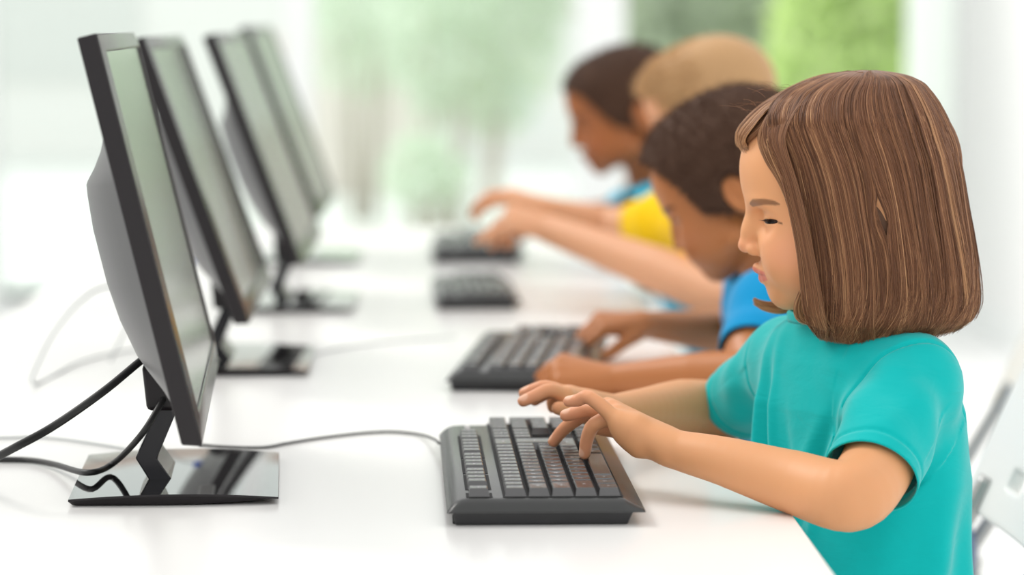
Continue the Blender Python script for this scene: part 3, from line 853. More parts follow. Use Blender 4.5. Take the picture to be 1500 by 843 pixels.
def skin_color(P, base, H, lips, tips=(), cheek=None, brow=None):
    """albedo of the skin: lips, cheeks, brow hairs, nails"""
    n = len(P); c = np.tile(np.array(base, float), (n, 1))
    q = H.inv(P)
    def blend(mask, col): 
        m = np.clip(mask, 0, 1)[:, None]; c[:] = c * (1 - m) + np.array(col) * m
    if cheek is not None:
        for s in (-1, 1):
            d = np.linalg.norm((q - hd(1155, 372, s * .045)) / np.array([.022, .02, .02]), axis=1); blend(.45 * np.exp(-d * d), cheek)
        d = np.linalg.norm((q - hd(1090, 364, 0)) / np.array([.009, .01, .008]), axis=1); blend(.5 * np.exp(-d * d), cheek)
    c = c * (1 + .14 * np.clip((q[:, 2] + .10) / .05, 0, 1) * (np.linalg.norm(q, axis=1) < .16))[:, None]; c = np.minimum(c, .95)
    Yq = HY + q[:, 1]; py = 300 - q[:, 2] / PXM; px = 1235 + q[:, 0] / PXM
    w_ = lambda x: np.clip(x + .5, 0, 1)
    mid = np.abs(q[:, 1]) < .0205
    ct = np.clip((px - 1104) / 30, 0, 1)
    up_t = 391.8 + 9.5 * ct ** .8; up_b = 402.0 + 1.5 * ct; lo_b = 417.5 - 12 * ct ** 1.6
    bow = 1.2 * np.exp(-(q[:, 1] / .0022) ** 2)
    front = (px < 1135.5) * mid
    blend(front * w_((py - up_t - bow) / 1.6) * w_((lo_b - py) / 1.6) * .82, lips)
    blend(front * np.exp(-((py - up_b) / 1.3) ** 2) * .40, np.array(lips) * .4)
    if brow is not None:
        pb, pc = (px - 1099) / 47, py
        line = 296.5 - 5.5 * np.sin(np.pi * np.clip(pb, 0, 1) * .62) + 8.0 * np.clip(pb - .45, 0, 1) ** 1.2
        th = 6.4 * (1 - .62 * np.clip(pb, 0, 1)) * np.clip((pb + .02) * 8, 0, 1) * np.clip((1.02 - pb) * 5, 0, 1)
        blend((pb > .01) * (pb < .97) * (np.abs(q[:, 1]) > .006) * (np.abs(q[:, 1]) < .055) * w_((th - np.abs(py - line)) / 2.) * .78, brow)
        ll = (px - 1117) / 31; le = 323.0 - 3.0 * np.sin(np.pi * np.clip(ll, 0, 1))
        blend((ll > 0) * (ll < 1) * (np.abs(q[:, 1]) > .024) * np.exp(-((py - le) / 1.2) ** 2) * .9, np.array(brow) * .2)
    if len(tips):
        dm = np.min([np.linalg.norm(P - np.array(t), axis=1) for t, _ in tips], axis=0); blend(np.clip(1.3 - dm / .035, 0, 1) * .55, np.array(base) * [1.12, .98, 1.25])
    for t, dn in tips:
        e = np.array(t) + np.array(dn) * .0052; d = np.linalg.norm((P - e), axis=1)
        blend(np.clip((.0052 - d) / .0012, 0, 1) * .6, np.array([.95, .66, .56]) * (np.array(base) / np.array([.78, .45, .29])) ** .5)
    return c

def join_vq(parts):
    Vs, Qs, o = [], [], 0
    for v, q in parts: Vs.append(v); Qs.append(q + o); o += len(v)
    return np.concatenate(Vs), np.concatenate(Qs)

def eyes(H, root):
    for s in (-1, 1):
        mb = MB()
        c = H.w(hd(1140, 323, s * .030)); r = .0117 * H.sc
        P = np.zeros((25, 24, 3))
        gaze = H.R @ np.array([-.50, s * .78, -.34]); gaze /= np.linalg.norm(gaze)
        u = np.cross(gaze, [0, 0, 1.]); u /= np.linalg.norm(u); w2 = np.cross(gaze, u)
        for i in range(25):
            for j in range(24):
                a = math.pi * i / 24; b = 2 * math.pi * j / 24
                P[i, j] = c + r * (math.cos(a) * gaze + math.sin(a) * (math.cos(b) * u + math.sin(b) * w2))
        mb.grid(P, closev=True)
        nf = len(mb.f); mb.mi = [2 if k < 3 * 24 else 1 if k < 6 * 24 else 0 for k in range(nf)]
        mb.build('eyeball', [m_eye, m_iris, m_pupil], root, smooth=True)
    
def legs_mesh(hip, root, knee_x=None):
    """seated thighs, shins and shoes under the table"""
    X, Y = hip[0], hip[1]; top = .35
    V = Vol((X - .48, Y - .20, .03), (X + .16, Y + .20, .62), .008)
    V.ell((X, Y, top + .06), (.095, .125, .09), k=.02)
    for s in (-1, 1):
        V.cone((X - .01, Y + s * .065, top + .05), (X - .27, Y + s * .085, top + .01), .065, .048, .03)
        V.cone((X - .27, Y + s * .085, top + .01), (X - .29, Y + s * .085, .10), .046, .034, .01)
    v, q = V.mesh(); mesh_obj('trousers', relax(v, q, 2), q, m_jean, root)
    for s in (-1, 1):
        V = Vol((X - .44, Y + s * .085 - .06, -.01), (X - .20, Y + s * .085 + .06, .14), .005)
        V.cone((X - .28, Y + s * .085, .042), (X - .37, Y + s * .088, .032), .034, .028, .01)
        V.cone((X - .29, Y + s * .085, .10), (X - .28, Y + s * .085, .05), .036, .036, .01)
        v, q = V.mesh(); v[:, 2] = np.maximum(v[:, 2], .004); o = mesh_obj('shoe', relax(v, q, 1), q, m_shoe, root)
        b = MB(); b.prism([(X - .28 + .036 * math.cos(a) if math.cos(a) > 0 else X - .37 + .030 * math.cos(a), Y + s * .086 + .034 * math.sin(a)) for a in [k * math.pi / 8 for k in range(16)]], 2, 0, .012); b.build('sole', m_sole, o)

def shirt(name, V, cuts, m, root, wrinkle=None, sol=.0014, it=2):
    """mesh a garment volume and open it at every cut plane: keep points with (p-c).n < 0 within radius"""
    v, q = V.mesh(); v = relax(v, q, it)
    mk = np.ones(len(v), bool)
    for c, n, rad in cuts:
        c = np.array(c, float); n = np.array(n, float); n /= np.linalg.norm(n)
        d = v - c; hgt = d @ n; rr = np.linalg.norm(d - hgt[:, None] * n, axis=1)
        mk &= ~((hgt > 0) & (rr < rad))
    v2, q2 = keep(v, q, mk)
    # pull the open rim onto its plane so cuffs and necklines end cleanly
    for c, n, rad in cuts:
        c = np.array(c, float); n = np.array(n, float); n /= np.linalg.norm(n)
        d = v2 - c; hgt = d @ n; rr = np.linalg.norm(d - hgt[:, None] * n, axis=1)
        E = np.concatenate([q2[:, [0, 1]], q2[:, [1, 2]], q2[:, [2, 3]], q2[:, [3, 0]]]); Es = np.sort(E, 1)
        key = Es[:, 0].astype(np.int64) * len(v2) + Es[:, 1]; uq, ct = np.unique(key, return_counts=True)
        bd = uq[ct == 1]; rim = np.zeros(len(v2), bool); rim[bd // len(v2)] = True; rim[bd % len(v2)] = True
        m2 = rim & (rr < rad) & (np.abs(hgt) < .006)
        v2[m2] -= hgt[m2][:, None] * n
    o = mesh_obj(name, v2, q2, m, root)
    s = o.modifiers.new('cloth', 'SOLIDIFY'); s.thickness = sol; s.offset = -1
    return o, v2, q2
# ---------------------------------------------------------------- the girl
gx = empty('person', (.40, 2.55, 0)); tag(gx, 'girl with brown bobbed hair and turquoise tee typing at nearest keyboard', 'person')
G = None
GR = empty('tmp'); bpy.data.objects.remove(GR)
def unparent_fix(root):
    """children were built in world space: move them into the root's frame"""
    inv = Matrix.Translation(-root.location)
    for ch in root.children: ch.matrix_local = inv @ ch.matrix_local
ray0 = at(1235, 300, HY) - np.array([0, 0, ZT + HC]); ang = math.atan2(ray0[0], ray0[1])
RH = rotm('z', -math.degrees(ang))
H = Head(at(1235, 300, HY), RH)
# --- head, neck (fine grid)
V = Vol(H.O + [-.11, -.11, -.17], H.O + [.13, .11, .13], .0011)
head_prims(V, H)
neck0 = at(1262, 478, 2.515); neck1 = H.w(hd(1262, 372, 0))
V.cone(neck0 - [0, 0, .02], neck1, .034, .031, .015)
hv, hq = V.mesh(); hv = relax(hv, hq, 1, .4)
# --- arms and hands
V = Vol((.04, 2.22, ZT - .04), (.46, 2.86, ZT + .16), .0013)
def arm(V, sh, el, wr, rs, k=.012):
    V.cone(sh, el, rs[0], rs[1], k); mid = np.array(el) + .38 * (np.array(wr) - np.array(el))
    V.cone(el, mid, rs[1], rs[2], k); V.cone(mid, wr, rs[2], rs[3], k)
# left arm, nearest the camera
shN = at(1338, 548, 2.43); elN = at(1243, 727, 2.30); wrN = at(984, 657, 2.405)
V.chain([at(1332, 560, 2.425), at(1298, 644, 2.365), at(1280, 692, 2.335), elN, at(1160, 706, 2.340), at(1060, 676, 2.375), wrN, at(930, 634, 2.420)], [.033, .0315, .0305, .0295, .0262, .0205, .0162, .0140], .004)
def c2(x, y, Y): return at(740 + x / 4.96, 540 + y / 4.96, Y)
MP = [c2(745, 285, 2.462), c2(780, 305, 2.447), c2(815, 345, 2.432), c2(838, 400, 2.418)]     # index, middle, ring, little knuckles
CH = [[c2(590, 330, 2.480), c2(440, 430, 2.497), c2(352, 532, 2.505)],
      [c2(610, 300, 2.462), c2(510, 325, 2.466), c2(440, 342, 2.468)],
      [c2(652, 405, 2.436), c2(598, 505, 2.444), c2(577, 622, 2.450)],
      [c2(622, 215, 2.428), c2(530, 232, 2.436), c2(462, 240, 2.440)]]
TH = [c2(1000, 500, 2.43), c2(860, 455, 2.462), c2(740, 440, 2.478), c2(650, 430, 2.486)]
hand(V, wrN, MP, CH, TH, r=.0060, rw=.0170, rp=.0088)
V.cone(c2(930, 440, 2.415), MP[3], .0130, .0085, .008); V.cone(c2(970, 560, 2.412), c2(860, 480, 2.417), .0105, .0080, .008)
# right arm, farther from the camera
shF = at(1158, 528, 2.62); elF = at(1068, 600, 2.755); wrF = at(893, 604, 2.63)
V.chain([shF, at(1095, 580, 2.70), elF, at(1000, 598, 2.715), at(945, 602, 2.67), wrF, at(862, 594, 2.605)], [.032, .030, .0290, .0275, .0215, .0162, .0140], .004)
MQ = [c2(440, 205, 2.575), c2(455, 195, 2.592), c2(470, 195, 2.608), c2(485, 200, 2.622)]
CQ = [[c2(325, 160, 2.566), c2(220, 200, 2.562), c2(132, 238, 2.560)],
      [c2(300, 140, 2.588), c2(205, 160, 2.590), c2(140, 182, 2.590)],
      [c2(335, 165, 2.606), c2(262, 200, 2.606), c2(215, 232, 2.606)],
      [c2(395, 185, 2.622), c2(345, 230, 2.622), c2(345, 285, 2.622)]]
TQ = [c2(650, 340, 2.60), c2(560, 330, 2.575), c2(450, 300, 2.562), c2(385, 290, 2.556)]
hand(V, wrF, MQ, CQ, TQ, r=.0062, rw=.0165, rp=.0088)
av, aq = V.mesh(); av = relax(av, aq, 1, .4)
# --- trunk under the shirt (coarse)
TF = np.array([-math.cos(math.radians(24)), -math.sin(math.radians(24)), 0]); TL = np.array([math.sin(math.radians(24)), -math.cos(math.radians(24)), 0])
TR = np.stack([TF, TL, np.array([0, 0, 1.])], 1)
NB = at(1228, 478, 2.50)
trunk = [(.012, .040, .055, -.020), (-.008, .055, .085, -.020), (-.03, .062, .105, -.020), (-.07, .073, .118, -.022), (-.13, .077, .122, -.024), (-.21, .076, .116, -.023), (-.30, .078, .116, -.026), (-.36, .082, .12, -.032)]
V = Vol(NB + [-.16, -.20, -.40], NB + [.20, .20, .08], .004)
V.loft(NB, TR, [(c, A - .006, B - .006, a) for c, A, B, a in trunk], k=.01)
V.cone(neck0 - [0, 0, .03], neck0 + [0, 0, .02], .036, .033, .01); V.cone(shN, (shN + NB) / 2, .030, .03, .02); V.cone(shF, (shF + NB) / 2, .030, .03, .02)
tv, tq = V.mesh()
tipsd = [(CH[0][2], [-.4, 0, .9]), (CH[1][2], [0, -.3, .95]), (CH[2][2], [-.75, -.5, .4]), (CH[3][2], [0, -.3, .95]), (CQ[0][2], [-.1, -.45, .85]), (CQ[1][2], [0, 0, 1])]
bv, bq = join_vq([(hv, hq), (av, aq), (tv, tq)])
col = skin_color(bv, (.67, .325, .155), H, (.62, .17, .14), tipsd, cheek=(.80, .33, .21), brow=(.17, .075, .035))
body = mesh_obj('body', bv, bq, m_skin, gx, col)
eyes(H, gx)
# eyelashes
mb = MB()
for s in (-1, 1):
    for k in range(22):
        t = k / 21 * .85
        a = H.w(hd(1122 + 23 * t, 322.5 - 3.0 * t + 2.5 * math.sin(math.pi * t), s * (.0325 + .0095 * t)))
        dr = H.R @ np.array([-1.0 + .75 * t, s * (.25 + .75 * t), -.18 + .05 * t]); dr /= np.linalg.norm(dr)
        L = .0062
        mb.tube([a, a + dr * L * .5 + [0, 0, -.0006], a + dr * L + [0, 0, .0004]], [.00022, .00018, .00006], 4)
mb.build('eyelashes', mat('dark_lash', (.02, .012, .008), .6), gx)
# --- shirt
V = Vol(NB + [-.19, -.24, -.37], NB + [.17, .26, .06], .0015)
V.loft(NB, TR, trunk, k=.01)
cufN_c = at(1277, 698, 2.335); cufN_n = cufN_c - shN; cufN_n /= np.linalg.norm(cufN_n)
shS = at(1332, 560, 2.425)
V.chain([shS, shS + (cufN_c - shS) * .5 + [0, 0, .003], cufN_c], [.0405, .0410, .0395], .018); V.cone(cufN_c, cufN_c + cufN_n * .04, .0395, .0400, .001)
V.cone(NB + TL * .055 + [0, 0, -.036], shS, .032, .036, .022)
cufF_c = at(1083, 590, 2.72); cufF_n = cufF_c - shF; cufF_n /= np.linalg.norm(cufF_n)
V.chain([shF, (shF + cufF_c) / 2, cufF_c], [.039, .0385, .037], .018); V.cone(cufF_c, cufF_c + cufF_n * .04, .037, .0375, .001)
V.cone(NB - TL * .05 + [0, 0, -.032], shF, .030, .034, .022)
V.cone(neck0 - [0, 0, .035], neck0 + [0, 0, .030], .046, .040, .02)
# folds: long soft wrinkles on chest and sleeves
def folds(x, y, z):
    X = x + 0 * y + 0 * z; Yy = y + 0 * x + 0 * z; Z = z + 0 * x + 0 * y
    a = (X - NB[0]) * TF[0] + (Yy - NB[1]) * TF[1]; b = (X - NB[0]) * TL[0] + (Yy - NB[1]) * TL[1]; c = Z - NB[2]
    fr = np.clip(a * 60 + .6, 0, 1)
    rid = lambda s_, w_: np.exp(-(s_ / w_) ** 2)
    f = 0 * a
    # long folds falling from the far shoulder and the neckline
    f -= .0052 * rid(b + .058 + .10 * (c + .10), .0075) * rid(c + .12, .075) * fr
    f += .0036 * rid(b + .040 + .14 * (c + .10), .0065) * rid(c + .11, .065) * fr
    f -= .0040 * rid(b + .022 + .20 * (c + .10), .0070) * rid(c + .10, .055) * fr
    f += .0022 * rid(b - .004 + .22 * (c + .12), .0080) * rid(c + .13, .05) * fr
    # folds running from the near armpit
    f -= .0046 * rid(b - .066 - .35 * (c + .10), .0070) * rid(c + .12, .050) * fr
    f += .0034 * rid(b - .050 - .40 * (c + .10), .0070) * rid(c + .13, .050) * fr
    f -= .0022 * rid(b - .030 - .45 * (c + .11), .0080) * rid(c + .13, .045) * fr
    # slack above the waist, seen under the arm
    f += .0028 * np.sin(52 * c + 26 * b + 1.5 * np.sin(40 * b + 25 * a)) * rid(c + .27, .07)
    f += .0026 * np.sin(95 * (b * .4 + a) + 18 * c) * rid(c + .21, .07) * np.clip(.4 - a * 20, 0, 1)
    return f * 1.35
V.func(NB + [-.19, -.24, -.37], NB + [.17, .26, .06], folds)
def sleeve_folds(s0, c0, amp, ph):
    ax = (c0 - s0); L = np.linalg.norm(ax); ax = ax / L; u = np.cross(ax, [0, 0, 1.]); u /= np.linalg.norm(u); w_ = np.cross(ax, u)
    def fn(x, y, z):
        dx, dy, dz = x - s0[0], y - s0[1], z - s0[2]
        t = dx * ax[0] + dy * ax[1] + dz * ax[2]; p = dx * u[0] + dy * u[1] + dz * u[2]; q = dx * w_[0] + dy * w_[1] + dz * w_[2]
        r = np.sqrt(p * p + q * q); an = np.arctan2(q, p)
        g = np.exp(-((t - L * .45) / (L * .42)) ** 2) * (r < .06) * (r > .015)
        return amp * g * (np.sin(3.1 * an + t * 95 + ph) * .6 + np.sin(5.3 * an - t * 60 + ph * 2) * .4)
    V.func(np.minimum(s0, c0) - .06, np.maximum(s0, c0) + .06, fn)
sleeve_folds(shS, cufN_c, .0026, 1.0); sleeve_folds(shF, cufF_c, .0022, 2.2)
def seam(c, n, rad, depth=.0020, w_=.0019, hi=None):
    c = np.array(c); n = np.array(n, float); n /= np.linalg.norm(n)
    def fn(x, y, z):
        h = (x - c[0]) * n[0] + (y - c[1]) * n[1] + (z - c[2]) * n[2]
        r2 = (x - c[0]) ** 2 + (y - c[1]) ** 2 + (z - c[2]) ** 2
        return depth * np.exp(-(h / w_) ** 2) * (r2 < rad * rad)
    V.func(c - rad, c + rad, fn)
seam(cufN_c - cufN_n * .014, cufN_n, .06); seam(cufF_c - cufF_n * .014, cufF_n, .055)
seam(shS + (TL * .93 + TF * .12 + np.array([0, 0, -.30])) * .010, TL * .93 + TF * .12 + np.array([0, 0, -.30]), .066, .0026, .0018); seam(shF + cufF_n * .012, cufF_n * .6 - TL * .6, .055, .0020)
ncut = neck0 + [-.010, -.003, .0085]
seam(ncut - [0, 0, .016], (.28 * TF + [0, 0, -1.]) * -1, .062, .0018)
sh_o, _, _ = shirt('t_shirt', V, [(cufN_c, cufN_n, .058), (cufF_c, cufF_n, .052), (ncut, np.array([0, 0, 1.]) - .0 * TF, .07), (NB + [0, 0, -.352], [0, 0, -1.], .3)], m_turq, gx)
legs_mesh((.43, 2.54), gx)

# ribbed collar
mb = MB(); nr = 48; prof_ = [(-.0012, -.0085), (.0002, -.0040), (.0004, .0010), (-.0016, .0030), (-.0034, .0010), (-.0030, -.0070)]
sv = np.array([tuple(v.co) for v in sh_o.data.vertices]); ring_ = []
Pc = np.zeros((nr, len(prof_), 3))
for i in range(nr):
    a = 2 * math.pi * i / nr; d = TF * math.cos(a) + TL * math.sin(a)
    rel = sv - ncut; m_ = (np.abs(rel[:, 2]) < .005) & (np.linalg.norm(rel[:, :2], axis=1) < .075)
    pr_ = rel[m_] @ d; pt = rel[m_] @ np.cross([0, 0, 1.], d); ok = np.abs(pt) < .006
    ring_.append(pr_[ok].max() if ok.any() else .045)
ring_ = np.convolve(np.r_[ring_[-2:], ring_, ring_[:2]], np.ones(5) / 5, 'valid')
for i in range(nr):
    a = 2 * math.pi * i / nr; d = TF * math.cos(a) + TL * math.sin(a)
    for j, (rr, zz) in enumerate(prof_): Pc[i, j] = ncut + d * (ring_[i] + .0016 + rr - max(0, zz) * .3) + [0, 0, zz]
mb.grid(Pc, closeu=True, closev=True); mb.build('collar', m_turq, gx, smooth=True)
# --- hair: a bob parameterised by u (0 = front edge, 1 = back) and height
HT = np.array([  # photo row, front edge, back edge, half width
    (103, 1258, 1282, .004), (106, 1225, 1308, .018), (112, 1195, 1334, .031), (122, 1166, 1352, .042), (135, 1142, 1364, .051), (152, 1126, 1376, .060), (175, 1120, 1388, .0705),
    (200, 1128, 1396, .0755), (230, 1142, 1405, .0785), (265, 1154, 1412, .0790), (300, 1162, 1418, .0795), (340, 1171, 1426, .0810), (380, 1177, 1433, .0840),
    (420, 1179, 1439, .0865), (445, 1181, 1439, .0860), (465, 1184, 1431, .0840), (480, 1192, 1418, .0800), (492, 1200, 1402, .0770)], float)
def hair_pt(u, t, side, depth=0., far=False):
    """t in [0,1] down the bob; depth = how far inside the outer surface"""
    row = np.interp(t, np.linspace(0, 1, len(HT)), HT[:, 0])
    fr = np.interp(t, np.linspace(0, 1, len(HT)), HT[:, 1]); bk = np.interp(t, np.linspace(0, 1, len(HT)), HT[:, 2]); B = np.interp(t, np.linspace(0, 1, len(HT)), HT[:, 3])
    if far: fr = fr - 14 * np.clip((t - .6) / .4, 0, 1)
    u2 = 1 - (1 - u) ** 1.25
    p = np.where(u2 > .35, np.maximum(1 - np.clip((u2 - .35) / .65, 0, 1) ** 2.7, 0) ** .47, 1 - .30 * ((.35 - u2) / .35) ** 2)
    mid = (fr + bk) / 2; kx = 1 - depth / .10; px = mid + (fr + (bk - fr) * u2 - mid) * kx
    v = side * np.maximum(B * p - depth * (p > .2), 0)
    a = (px - 1235) * (HY + v) / F; c = -(row - 300) * PXM
    return np.stack([a + 0 * v, v, c + 0 * v], -1)
SK_C = hd(1246, 250, 0); SK_R = rotm('y', -12); SK_A = np.array([.0900, .0680, .0740])
def off_skull(q, gap):
    s_ = q.shape; p = (q.reshape(-1, 3) - SK_C) @ SK_R
    A = SK_A + (gap.reshape(-1, 1) if hasattr(gap, 'shape') else gap); k = np.linalg.norm(p / A, axis=1)
    f = np.where(k < 1, 1 / np.maximum(k, .3), 1)
    return ((p * f[:, None]) @ SK_R.T + SK_C).reshape(s_)
m_hair_b = mat('brown_hair_under', (.14, .062, .028), .5, bump=.5, bscale=300)
nu, ntt = 40, 60
rows = []
for j in range(ntt):
    t = j / (ntt - 1) * .82
    us = np.linspace(0, 1, nu)
    near = hair_pt(us, t * np.ones(nu), -1, .0050 * min(1, j / 6) + .006 * max(0, j / ntt - .75) * 4); far_ = hair_pt(us[::-1], t * np.ones(nu), 1, .0050 * min(1, j / 6))
    rows.append(np.concatenate([near, far_[1:]]))
Pg = off_skull(np.array(rows), .0022); Pw = H.wv(Pg.reshape(-1, 3)).reshape(Pg.shape)
mb = MB(); mb.grid(Pw)
# close the parting
top = [k for k in range(Pw.shape[1])]
mb.add(Pw[0], [tuple(top)])
hb = mb.build('hair', [m_hair_b], gx, smooth=True)
so = hb.modifiers.new('thick', 'SOLIDIFY'); so.thickness = .003; so.offset = 1 if False else -1

def strand_mat():
    m = bpy.data.materials.new('brown_hair_strands'); m.use_nodes = True; nt = m.node_tree
    b = nt.nodes['Principled BSDF']
    at_ = nt.nodes.new('ShaderNodeAttribute'); at_.attribute_name = 'tone'
    hi = nt.nodes.new('ShaderNodeHairInfo')
    mth = nt.nodes.new('ShaderNodeMath'); mth.operation = 'MULTIPLY_ADD'; mth.inputs[1].default_value = .35; nt.links.new(hi.outputs['Random'], mth.inputs[0]); nt.links.new(at_.outputs['Fac'], mth.inputs[2])
    cr = nt.nodes.new('ShaderNodeValToRGB'); nt.links.new(mth.outputs[0], cr.inputs[0])
    e = cr.color_ramp.elements
    e[0].position = .05; e[0].color = (.062, .024, .009, 1); e[1].position = 1.0; e[1].color = (.58, .325, .160, 1)
    x = e.new(.45); x.color = (.160, .064, .029, 1); x = e.new(.75); x.color = (.31, .148, .070, 1)
    nt.links.new(cr.outputs[0], b.inputs['Base Color']); b.inputs['Roughness'].default_value = .42; b.inputs['Specular IOR Level'].default_value = .35
    return m
M_STR = strand_mat()
def add_strands(name, P, tone, r0, parent, m=None):
    """P (n, k, 3) world points"""
    n, k = P.shape[:2]
    hc = bpy.data.hair_curves.new(name); hc.add_curves([k] * n)
    hc.points.foreach_set('position', P.astype(np.float32).ravel())
    rad = np.tile((r0 * (1 - .55 * np.linspace(0, 1, k) ** 3)), n).astype(np.float32)
    ra = hc.attributes.get('radius') or hc.attributes.new('radius', 'FLOAT', 'POINT'); ra.data.foreach_set('value', rad)
    ta = hc.attributes.new('tone', 'FLOAT', 'POINT'); ta.data.foreach_set('value', (tone[:, None] + .16 * (np.linspace(0, 1, k) ** 3)[None]).astype(np.float32).ravel())
    hc.materials.append(m or M_STR)
    o = bpy.data.objects.new(name, hc); C.objects.link(o); o.parent = parent
    return o
K = 26
def bob(n, side, seed, far=False):
    rg2 = np.random.default_rng(seed + 100); rg = np.random.default_rng(seed)
    nc = 420
    cu = rg.random(nc); clen = .945 + .075 * rg.random(nc); ctone = np.clip(rg.normal(.25, .10, nc) + .28 * (rg.random(nc) < .07), 0, .9); cd_ = rg.random(nc) ** 1.5 * .009; cph = rg.normal(size=nc); cph2 = rg.normal(size=nc)
    u = rg.random(n); ci = np.argmin(np.abs(u[:, None] - cu[None] + rg.normal(size=(n, 1)) * .006), axis=1)
    dep = np.abs(rg.normal(size=n)) * .0028 * (rg.random(n) < .7) + cd_[ci] * .6
    T = np.linspace(0, 1, K)
    tend = np.interp(u, [0, .12, .25, .38, .48, .56, .66, .8, .92, 1], [.955, .99, 1.0, .985, .935, .895, .935, .93, .91, .88])
    t = (T[None] * tend[:, None] * (clen[ci] + rg.normal(size=n) * .012 + .025 * (rg.random(n) < .15))[:, None])
    pull = .75 * T[None] ** 1.7
    uu = u[:, None] * (1 - pull) + cu[ci][:, None] * pull
    uu = uu + .014 * np.sin(u[:, None] * 19 + T[None] * 5) * T[None] + .010 * np.sin(u[:, None] * 43 + 2 + T[None] * 8) * T[None] ** 1.5 - .035 * (T[None] - .5) * (1 - u[:, None]) * u[:, None] * 4 * 0
    uu = uu + .012 * np.sin(T[None] * 5 + cph[ci][:, None] * 2) * T[None] + .010 * np.sin(T[None] * 9 + cph2[ci][:, None] * 3) * T[None] ** 2 + rg.normal(size=(n, 1)) * .010 * T[None] ** 2
    curl = (rg2.random(nc) < .78) * (.05 + .10 * rg2.random(nc)) - .025
    uu = uu - curl[ci][:, None] * np.clip((T[None] - .74) / .26, 0, 1) ** 2.2
    # roots of the upper rows fan out from the parting: start points spread down the parting
    uu = np.clip(uu, 0.002, 1)
    dd = dep[:, None] * np.minimum(1, T[None] * 4) + .010 * np.maximum(0, T[None] - .88) / .12 * (rg.random(n) * .8 + .1)[:, None] * (t > .9)
    q = hair_pt(uu, np.minimum(t, 1.02), side, dd, far)
    over = np.maximum(t - 1, 0)
    q = off_skull(q, np.repeat(.0035 + .003 * rg.random(n), K))
    if side < 0:   # the tip of the ear parts the hair
        e = hd(1292, 316, -.075); ki = np.argmin(np.abs(q[..., 2] - e[2]), axis=1); s0 = np.sign(q[np.arange(n), ki, 0] - e[0])[:, None]
        da = np.abs(q[..., 0] - e[0]); dz = (q[..., 2] - e[2]) / .020
        q[..., 0] += s0 * np.exp(-dz ** 2) * .0058 * np.exp(-da / .007)
    q = q + (rg.normal(size=(n, 1, 3)) * .0006) * (T ** 1.5)[None, :, None]
    tone = np.clip(ctone[ci] + rg.normal(size=n) * .085 + .30 * (rg.random(n) < .04), 0, 1)
    return H.wv(q.reshape(-1, 3)).reshape(q.shape), tone
Pn, tn = bob(26000, -1, 3); add_strands('hair_strands', Pn, tn, .00023, hb)['kind'] = 'stuff'
Pf, tf = bob(6000, 1, 4, True); add_strands('hair_strands', Pf, tf, .00035, hb)['kind'] = 'stuff'
# fringe swept forwards over the forehead and across to the far side
def spline_strands(n, ctrl, spread, seed, tone_mu, k=18, rad=.0003, taper=None):
    """ctrl: head-local control points; spread: per control point sigma (3)"""
    rg = np.random.default_rng(seed); c = np.array(catmull(ctrl, 8)); s = np.array(catmull(spread, 8))
    ii = np.linspace(0, len(c) - 1, k); base = np.stack([np.interp(ii, np.arange(len(c)), c[:, i]) for i in range(3)], 1)
    sg = np.stack([np.interp(ii, np.arange(len(s)), s[:, i]) for i in range(3)], 1)
    off = rg.uniform(-1, 1, size=(n, 1, 3)) * sg[None]
    q = base[None] + off + rg.normal(size=(n, 1, 3)) * .0004
    L = 1 - .12 * rg.random((n, 1)); 
    tone = np.clip(rg.normal(tone_mu, .15, n), 0, 1)
    return H.wv(q.reshape(-1, 3)).reshape(q.shape), tone
def tuft(n, paths, seed, tone_mu, r=.0003, cut=.12):
    """interpolate between an upper and a lower guide path"""
    rg = np.random.default_rng(seed); A = np.array(catmull([hd(*p) for p in paths[0]], 6)); B = np.array(catmull([hd(*p) for p in paths[1]], 6))
    rs = lambda M_: np.stack([np.interp(np.linspace(0, 1, 34), np.linspace(0, 1, len(M_)), M_[:, i]) for i in range(3)], 1)
    A, B = rs(A), rs(B)
    w_ = rg.random((n, 1, 1)); k = len(A)
    q = A[None] * (1 - w_) + B[None] * w_
    # push outwards from the head's core so the tuft hugs the forehead
    q = q + rg.normal(size=(n, 1, 3)) * .0008 * (.4 + 1.8 * np.linspace(0, 1, k) ** 2)[None, :, None]
    cl = np.round(w_ * 14) / 14; qc = A[None] * (1 - cl) + B[None] * cl
    T = np.linspace(0, 1, k)[None, :, None]; q = q * (1 - .5 * T ** 1.5) + qc * .5 * T ** 1.5
    Lk = 1 - cut * rg.random(n) ** 1.5; tt = np.linspace(0, k - 1, k)[None] * Lk[:, None]; i0 = np.floor(tt).astype(int).clip(0, k - 2); fr_ = (tt - i0)[..., None]
    q = q[np.arange(n)[:, None], i0] * (1 - fr_) + q[np.arange(n)[:, None], i0 + 1] * fr_
    tone = np.clip(rg.normal(tone_mu, .12, n) + .08 * np.sin(w_[:, 0, 0] * 60), 0, 1)
    P_ = H.wv(q.reshape(-1, 3)).reshape(q.shape); add_strands('fringe_strands', P_, tone, r, hb)['kind'] = 'stuff'
